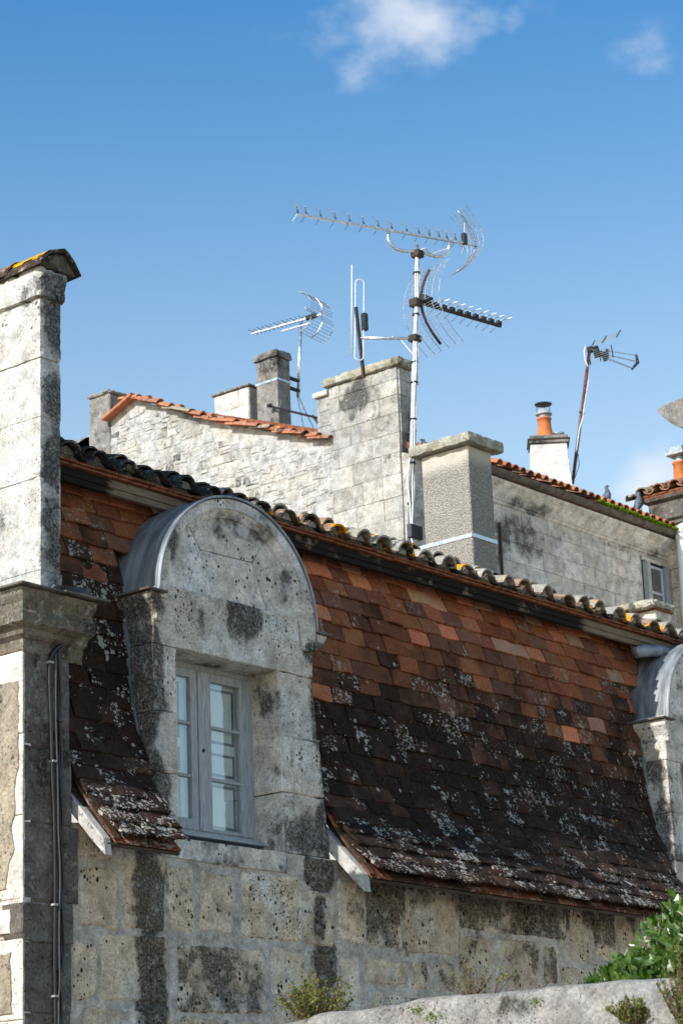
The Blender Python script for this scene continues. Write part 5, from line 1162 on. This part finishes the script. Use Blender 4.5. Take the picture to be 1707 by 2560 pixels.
b = MB(); b.box(-.05, .05, -.04, .04, -.10, .10, Matrix.Translation(P1 + Vector((.17, -.02, .0))) @ Matrix.Rotation(R(-20), 4, 'Y')); b.box(-.06, .05, -.03, .03, -.04, .05, Matrix.Translation(P1 + Vector((.32, -.02, .0)))); b.build('dipole_box', 'black_plastic', an3, bevel=.01)
for nm, pts in (('up', [P1 + Vector((.04, 0, .05)), P1 + Vector((.55, -.2, .32))]), ('dn', [P1 + Vector((.0, 0, -.26)), P1 + Vector((.40, -.2, -.08))])):
    b = MB(); a_, c_ = pts; vv = Vector((.14, .0, .16)) if nm == 'up' else Vector((-.04, .0, .2))
    for i in range(7): b.tube([a_ + vv * (i / 6), c_ + vv * (i / 6)], .004, 4)
    b.build('reflector_grid', 'alu', an3)
    b = MB()
    for t in (0, .45, 1): b.tube([a_.lerp(c_, t) - vv * .03, a_.lerp(c_, t) + vv * 1.03], .011, 5)
    b.build('reflector_spar', 'black_plastic', an3)
b = MB(); b.box(-.04, .05, -.04, .04, -.05, .05, Matrix.Translation(P1)); b.build('mast_clamp', 'rust', an3, bevel=.01)

# ------------------------------------------------------------------ cables on the pier
def cable_thing(name, label, pts, r, mat, cat='cable', n=7):
    b = MB(); b.tube(pts, r, n); o = b.build(name, mat, None, smooth=True); return tag(o, label, cat)
def smoothpts(p, k=6):
    p = [Vector(q) for q in p]; out = []
    for i in range(len(p) - 1):
        a, b, c, d = p[max(i - 1, 0)], p[i], p[i + 1], p[min(i + 2, len(p) - 1)]
        for j in range(k):
            t = j / k; out.append(.5 * ((2 * b) + (c - a) * t + (2 * a - 5 * b + 4 * c - d) * t * t + (3 * b - a - 3 * c + d) * t ** 3))
    return out + [p[-1]]
Yk = -.045
cable_thing('wall_cable', 'thick black cable running down the left side of the pier', smoothpts([(-1.55, Yk - .01, 6.02), (-1.62, Yk - .01, 5.99), (-1.685, Yk, 5.90), (-1.70, Yk, 5.75), (-1.685, Yk, 5.40), (-1.672, Yk, 5.0), (-1.655, Yk, 4.7), (-1.648, Yk, 4.2), (-1.655, Yk, 3.7), (-1.65, Yk, 3.2), (-1.65, Yk, 1.2)]), .014, 'black_cable')
cable_thing('wall_cable', 'thin grey cable running between the black ones on the pier', smoothpts([(-1.645, Yk - .012, 5.93), (-1.65, Yk - .012, 5.5), (-1.632, Yk - .012, 5.0), (-1.625, Yk - .012, 4.6), (-1.61, Yk - .012, 4.3), (-1.622, Yk - .012, 3.9), (-1.618, Yk - .012, 3.5), (-1.63, Yk - .012, 3.2), (-1.63, Yk - .012, 1.2)]), .0085, 'grey_cable')
for k in (0, 1):
    pts = []
    for i in range(60):
        z = 5.97 - i * .08; a = i * .55 + k * math.pi; pts.append((-1.60 + .035 * (5.97 - z) / 2.7 * (1 if z > 3.5 else 1) + .009 * math.cos(a) - (.03 if z < 3.6 else 0), Yk + .009 * math.sin(a), z))
    pts = [(-1.545 + .02 * k, Yk, 6.02)] + pts
    cable_thing('twisted_cable', ('first' if k == 0 else 'second') + ' strand of the twisted black cable pair at the right of the pier', smoothpts(pts, 2), .0095, 'black_cable')
cable_thing('loose_cable', 'short pale wire curling from the cables to the cornice end', smoothpts([(-1.545, Yk, 6.01), (-1.50, Yk - .01, 6.03), (-1.455, Yk - .03, 6.08), (-1.44, Yk - .03, 6.15)]), .007, 'white_cable')
for i, (x, z, mt) in enumerate(((-1.69, 5.86, 'white_cable'), (-1.66, 5.12, 'white_cable'), (-1.655, 4.07, 'white_cable'), (-1.65, 3.42, 'white_cable'), (-1.60, 5.43, 'black_cable'), (-1.585, 4.87, 'black_cable'), (-1.575, 4.52, 'black_cable'), (-1.575, 4.05, 'black_cable'), (-1.60, 3.60, 'black_cable'))):
    b = MB(); b.box(x - .024, x + .022, Yk - .020, -.02, z - .008, z + .008); o = b.build('cable_clip', 'clip_white' if mt == 'white_cable' else mt, None, bevel=.003)
    tag(o, ('white' if mt == 'white_cable' else 'black') + ' cable clip on the pier, ' + ('topmost', 'second from top', 'third from top', 'lowest', 'topmost', 'second from top', 'third from top', 'fourth from top', 'lowest')[i] + ' of its colour', 'cable clip', 'cable clips on the pier')
coil = []
for i in range(130):
    a = i * 2 * math.pi / 26; r_ = .145 + .012 * math.sin(i * .7); coil.append((-1.53 + r_ * 1.25 * math.cos(a), -.09 + r_ * .55 * math.sin(a), 6.41 + .05 * i / 130 + .03 * math.sin(a + .6)))
cable_thing('cable_coil', 'coil of black cable lying on the cornice at the chimney foot', coil, .011, 'black_cable')

# ------------------------------------------------------------------ pigeons
def pigeon(loc, ang, label, lean=0.0, grp='pigeons on the rear eaves'):
    root = empty('pigeon', loc, label, 'pigeon', grp); root.rotation_euler.z = ang
    bm_ = MB()
    spine = [(-.20, .035, .004), (-.15, .05, .018), (-.10, .075, .038), (-.04, .10, .062), (.02, .135, .070), (.065, .175, .058), (.085, .215, .036), (.092, .245, .030), (.10, .275, .034), (.125, .285, .024), (.145, .28, .009), (.165, .272, .003)]
    bm_.tube([(x, 0, z) for x, z, r_ in spine], [r_ for x, z, r_ in spine], 10)
    me = bm_.mesh('body', 'pigeon', True); o = bpy.data.objects.new('body', me); COL.objects.link(o); o.parent = root; o.rotation_euler.y = -lean
    for s_ in (-1, 1):
        w = MB(); w.add([(.05, s_ * .062, .17), (.03, s_ * .070, .10), (-.10, s_ * .048, .065), (-.20, s_ * .015, .05), (-.12, s_ * .05, .11), (.05, s_ * .05, .17), (.03, s_ * .055, .10), (-.10, s_ * .035, .065), (-.20, s_ * .005, .05), (-.12, s_ * .035, .11)], [(0, 1, 2, 4), (2, 3, 4), (5, 9, 7, 6), (7, 9, 8), (0, 5, 6, 1), (1, 6, 7, 2), (2, 7, 8, 3), (3, 8, 9, 4), (4, 9, 5, 0)])
        o = bpy.data.objects.new('wing', w.mesh('wing', 'grey_box')); COL.objects.link(o); o.parent = root; o.rotation_euler.y = -lean
        l_ = MB(); l_.tube([(.01, s_ * .025, .09), (.015, s_ * .028, .04), (.02, s_ * .028, .0)], .006, 5); l_.tube([(.0, s_ * .028, .003), (.05, s_ * .03, .003)], .005, 4)
        o = bpy.data.objects.new('leg', l_.mesh('leg', 'pot')); COL.objects.link(o); o.parent = root
    return root
pigeon((15.98, 6.28, 12.20), R(-30), 'pigeon standing upright on the red eaves tiles against the cloud', R(28))
pigeon((16.72, 6.22, 12.24), R(15), 'pigeon perched on mossy tiles close to the wing', R(22))
pigeon((15.60, 6.75, 12.27), R(150), 'pigeon half hidden behind the red eaves tiles, left of the upright one', R(5))
pg = pigeon((7.36, 3.17, 10.362), R(160), 'dark pigeon crouching on the back of the roughcast chimney slab', R(0), 'pigeon on chimney'); pg.scale = (.75, .75, .42)

# ------------------------------------------------------------------ garden wall and plants
gwl = MB(); vs = []; ny = 90; sec = 17; fs = []
for i in range(ny + 1):
    y = -1.0 - 8.0 * i / ny
    top = 3.075 + .02 * math.sin(y * 1.3) + .018 * mnoise.noise((y * 1.6, 0, 4)) - .10 * max(0, (y + 2.6)) 
    for j in range(sec):
        t = j / (sec - 1)
        if j <= 6: x = -1.80; z = top - .10 - (6 - j) / 6 * 1.25
        else:
            a = math.pi * (j - 6) / 8 if j <= 14 else math.pi; x = -1.62 - .18 * math.copysign(abs(math.cos(a)) ** .55, math.cos(a)); z = top - .10 + .10 * abs(math.sin(a)) ** .55
            if j > 14: x = -1.44; z = top - .10 - (j - 14) * .6
        dn = .018 * mnoise.noise((y * 3.1, z * 3.1, x * 3)) + .008 * mnoise.noise((y * 11, z * 11, x * 9))
        vs.append((x - dn - (.03 * mnoise.noise((y * .8, z * 1.4, 2)) if x < -1.6 else 0), y, z + dn))
    # down to the ground
for i in range(ny):
    for j in range(sec - 1): a = i * sec + j; fs.append((a, a + 1, a + sec + 1, a + sec))
gwl.add(vs, fs); gwl.box(-1.78, -1.46, -9, -1.0, 0, 1.9)
tag(gwl.build('garden_wall', 'garden_stone', None, smooth=True), 'pale rounded stone garden wall across the bottom right corner', 'wall')

def leaf(mb, p, d, n, ln, wd, fold=.25):
    d = d.normalized(); s_ = d.cross(n).normalized(); n = s_.cross(d)
    mb.cur = (random.random(), random.random(), random.random(), 1)
    mb.add([p, p + d * ln * .45 + s_ * wd - n * wd * fold * -1, p + d * ln * .45, p + d * ln * .45 - s_ * wd + n * wd * fold, p + d * ln - n * ln * .12], [(0, 1, 2), (0, 2, 3), (1, 4, 2), (2, 4, 3)])
def rv(): 
    while True:
        v = Vector((random.uniform(-1, 1), random.uniform(-1, 1), random.uniform(-1, 1)))
        if .05 < v.length < 1: return v
sh = empty('laurel_shrub', (-.9, -5.3, 0), 'glossy green leafy shrub behind the garden wall at the lower right', 'shrub')
fl = MB(); stm = MB()
cs_ = [((-1.05, -5.20, 3.10), (.36, .55, .44)), ((-.90, -5.00, 3.16), (.40, .50, .46)), ((-.80, -5.60, 3.45), (.45, .62, .52)), ((-1.1, -4.62, 3.00), (.26, .36, .27))]
for c, r_ in cs_:
    for _ in range(2100):
        v = rv()
        if v.length < .55: v = v.normalized() * random.uniform(.6, 1.0)
        bump_ = 1 + .22 * mnoise.noise((v.x * 3 + c[0], v.y * 3, v.z * 3))
        p = Vector((c[0] + v.x * r_[0] * bump_, c[1] + v.y * r_[1] * bump_, c[2] + v.z * r_[2] * bump_))
        if p.z < 2.75: continue
        leaf(fl, p, (v.normalized() * .6 + rv() * .7 + Vector((0, 0, .35))), (v.normalized() + rv() * .8 + Vector((-.3, -.2, .3))), random.uniform(.055, .095), random.uniform(.019, .030))
    for _ in range(16):
        v = rv().normalized(); stm.tube([Vector((c[0], c[1], 2.3)), Vector((c[0] + v.x * r_[0] * .4, c[1] + v.y * r_[1] * .4, 2.7)), Vector((c[0] + v.x * r_[0] * .9, c[1] + v.y * r_[1] * .9, c[2] + abs(v.z) * r_[2] * .8))], .006, 4)
for c, r_ in cs_: stm.tube([(c[0], c[1], 0), (c[0] + .02, c[1], 1.4), (c[0], c[1], 2.5)], .03, 7)
fl.build('foliage', 'laurel', sh); stm.build('stems', 'bark', sh)

def herb(loc, nst, hh, spread, label, lw=.010, dens=26, lean=(0, 0), bare=.15, name='wall_plant', grp=None):
    root = empty(name, loc, label, 'plant', grp); lf = MB(); sm_ = MB(); L0_ = Vector(loc)
    for _ in range(nst):
        a = random.uniform(0, 2 * math.pi); q = random.random() ** .6; hgt = hh * random.uniform(.55, 1.0) * (1 - .45 * q)
        e = L0_ + Vector((math.cos(a) * spread * q + lean[0], math.sin(a) * spread * q + lean[1], hgt)); m_ = L0_.lerp(e, .5) + Vector((math.cos(a), math.sin(a), 0)) * spread * .12
        pts = smoothpts([L0_ + Vector((math.cos(a), math.sin(a), 0)) * spread * .15, m_, e], 5); sm_.tube(pts, .0028, 4, r2=.0014)
        for j in range(dens):
            t = bare + (1 - bare) * random.random(); i = min(len(pts) - 2, int(t * (len(pts) - 1))); p = pts[i].lerp(pts[i + 1], t * (len(pts) - 1) - i)
            leaf(lf, p, rv() + Vector((0, 0, .5)), rv(), random.uniform(lw * 1.4, lw * 2.6), lw * random.uniform(.5, .9))
    lf.build('leaves', 'herb', root); sm_.build('stems', 'bark', root); return root
herb((-1.66, -2.50, 3.02), 90, .42, .27, 'bushy yellow-green herb growing on the wall top left of the others', .011, 30)
herb((-1.64, -3.72, 3.09), 22, .26, .20, 'sparse dry twiggy weeds on the wall top, right of the bushy herb', .009, 9, bare=.3)
herb((-1.66, -3.92, 3.08), 6, .34, .05, 'single tall reddish sprig on the wall top', .010, 12, lean=(.02, -.10), bare=.45)
herb((-1.81, -5.02, 2.80), 60, .20, .14, 'dry brownish tuft hanging on the face of the garden wall', .009, 26, lean=(-.05, 0))
herb((-1.86, -5.42, 2.70), 70, .62, .16, 'thin grey-green bush at the far lower right, in front of the wall', .010, 34, lean=(-.04, 0))
for i, (y, z, lab) in enumerate(((-3.42, 3.035, 'yellow-green moss cushion low on the wall coping, leftmost'), (-3.55, 2.98, 'small moss cushion just right of the leftmost one on the wall'), (-4.33, 3.00, 'moss cushion on the wall face below the shrub'))):
    mm = MB()
    for _ in range(26): clump(mm, (-1.80 - .012, y + random.gauss(0, .03), z + random.gauss(0, .018)), .012, 2)
    tag(mm.build('moss_cushion', 'herb' if False else 'moss', None), lab, 'moss', 'moss on the garden wall', 'stuff')
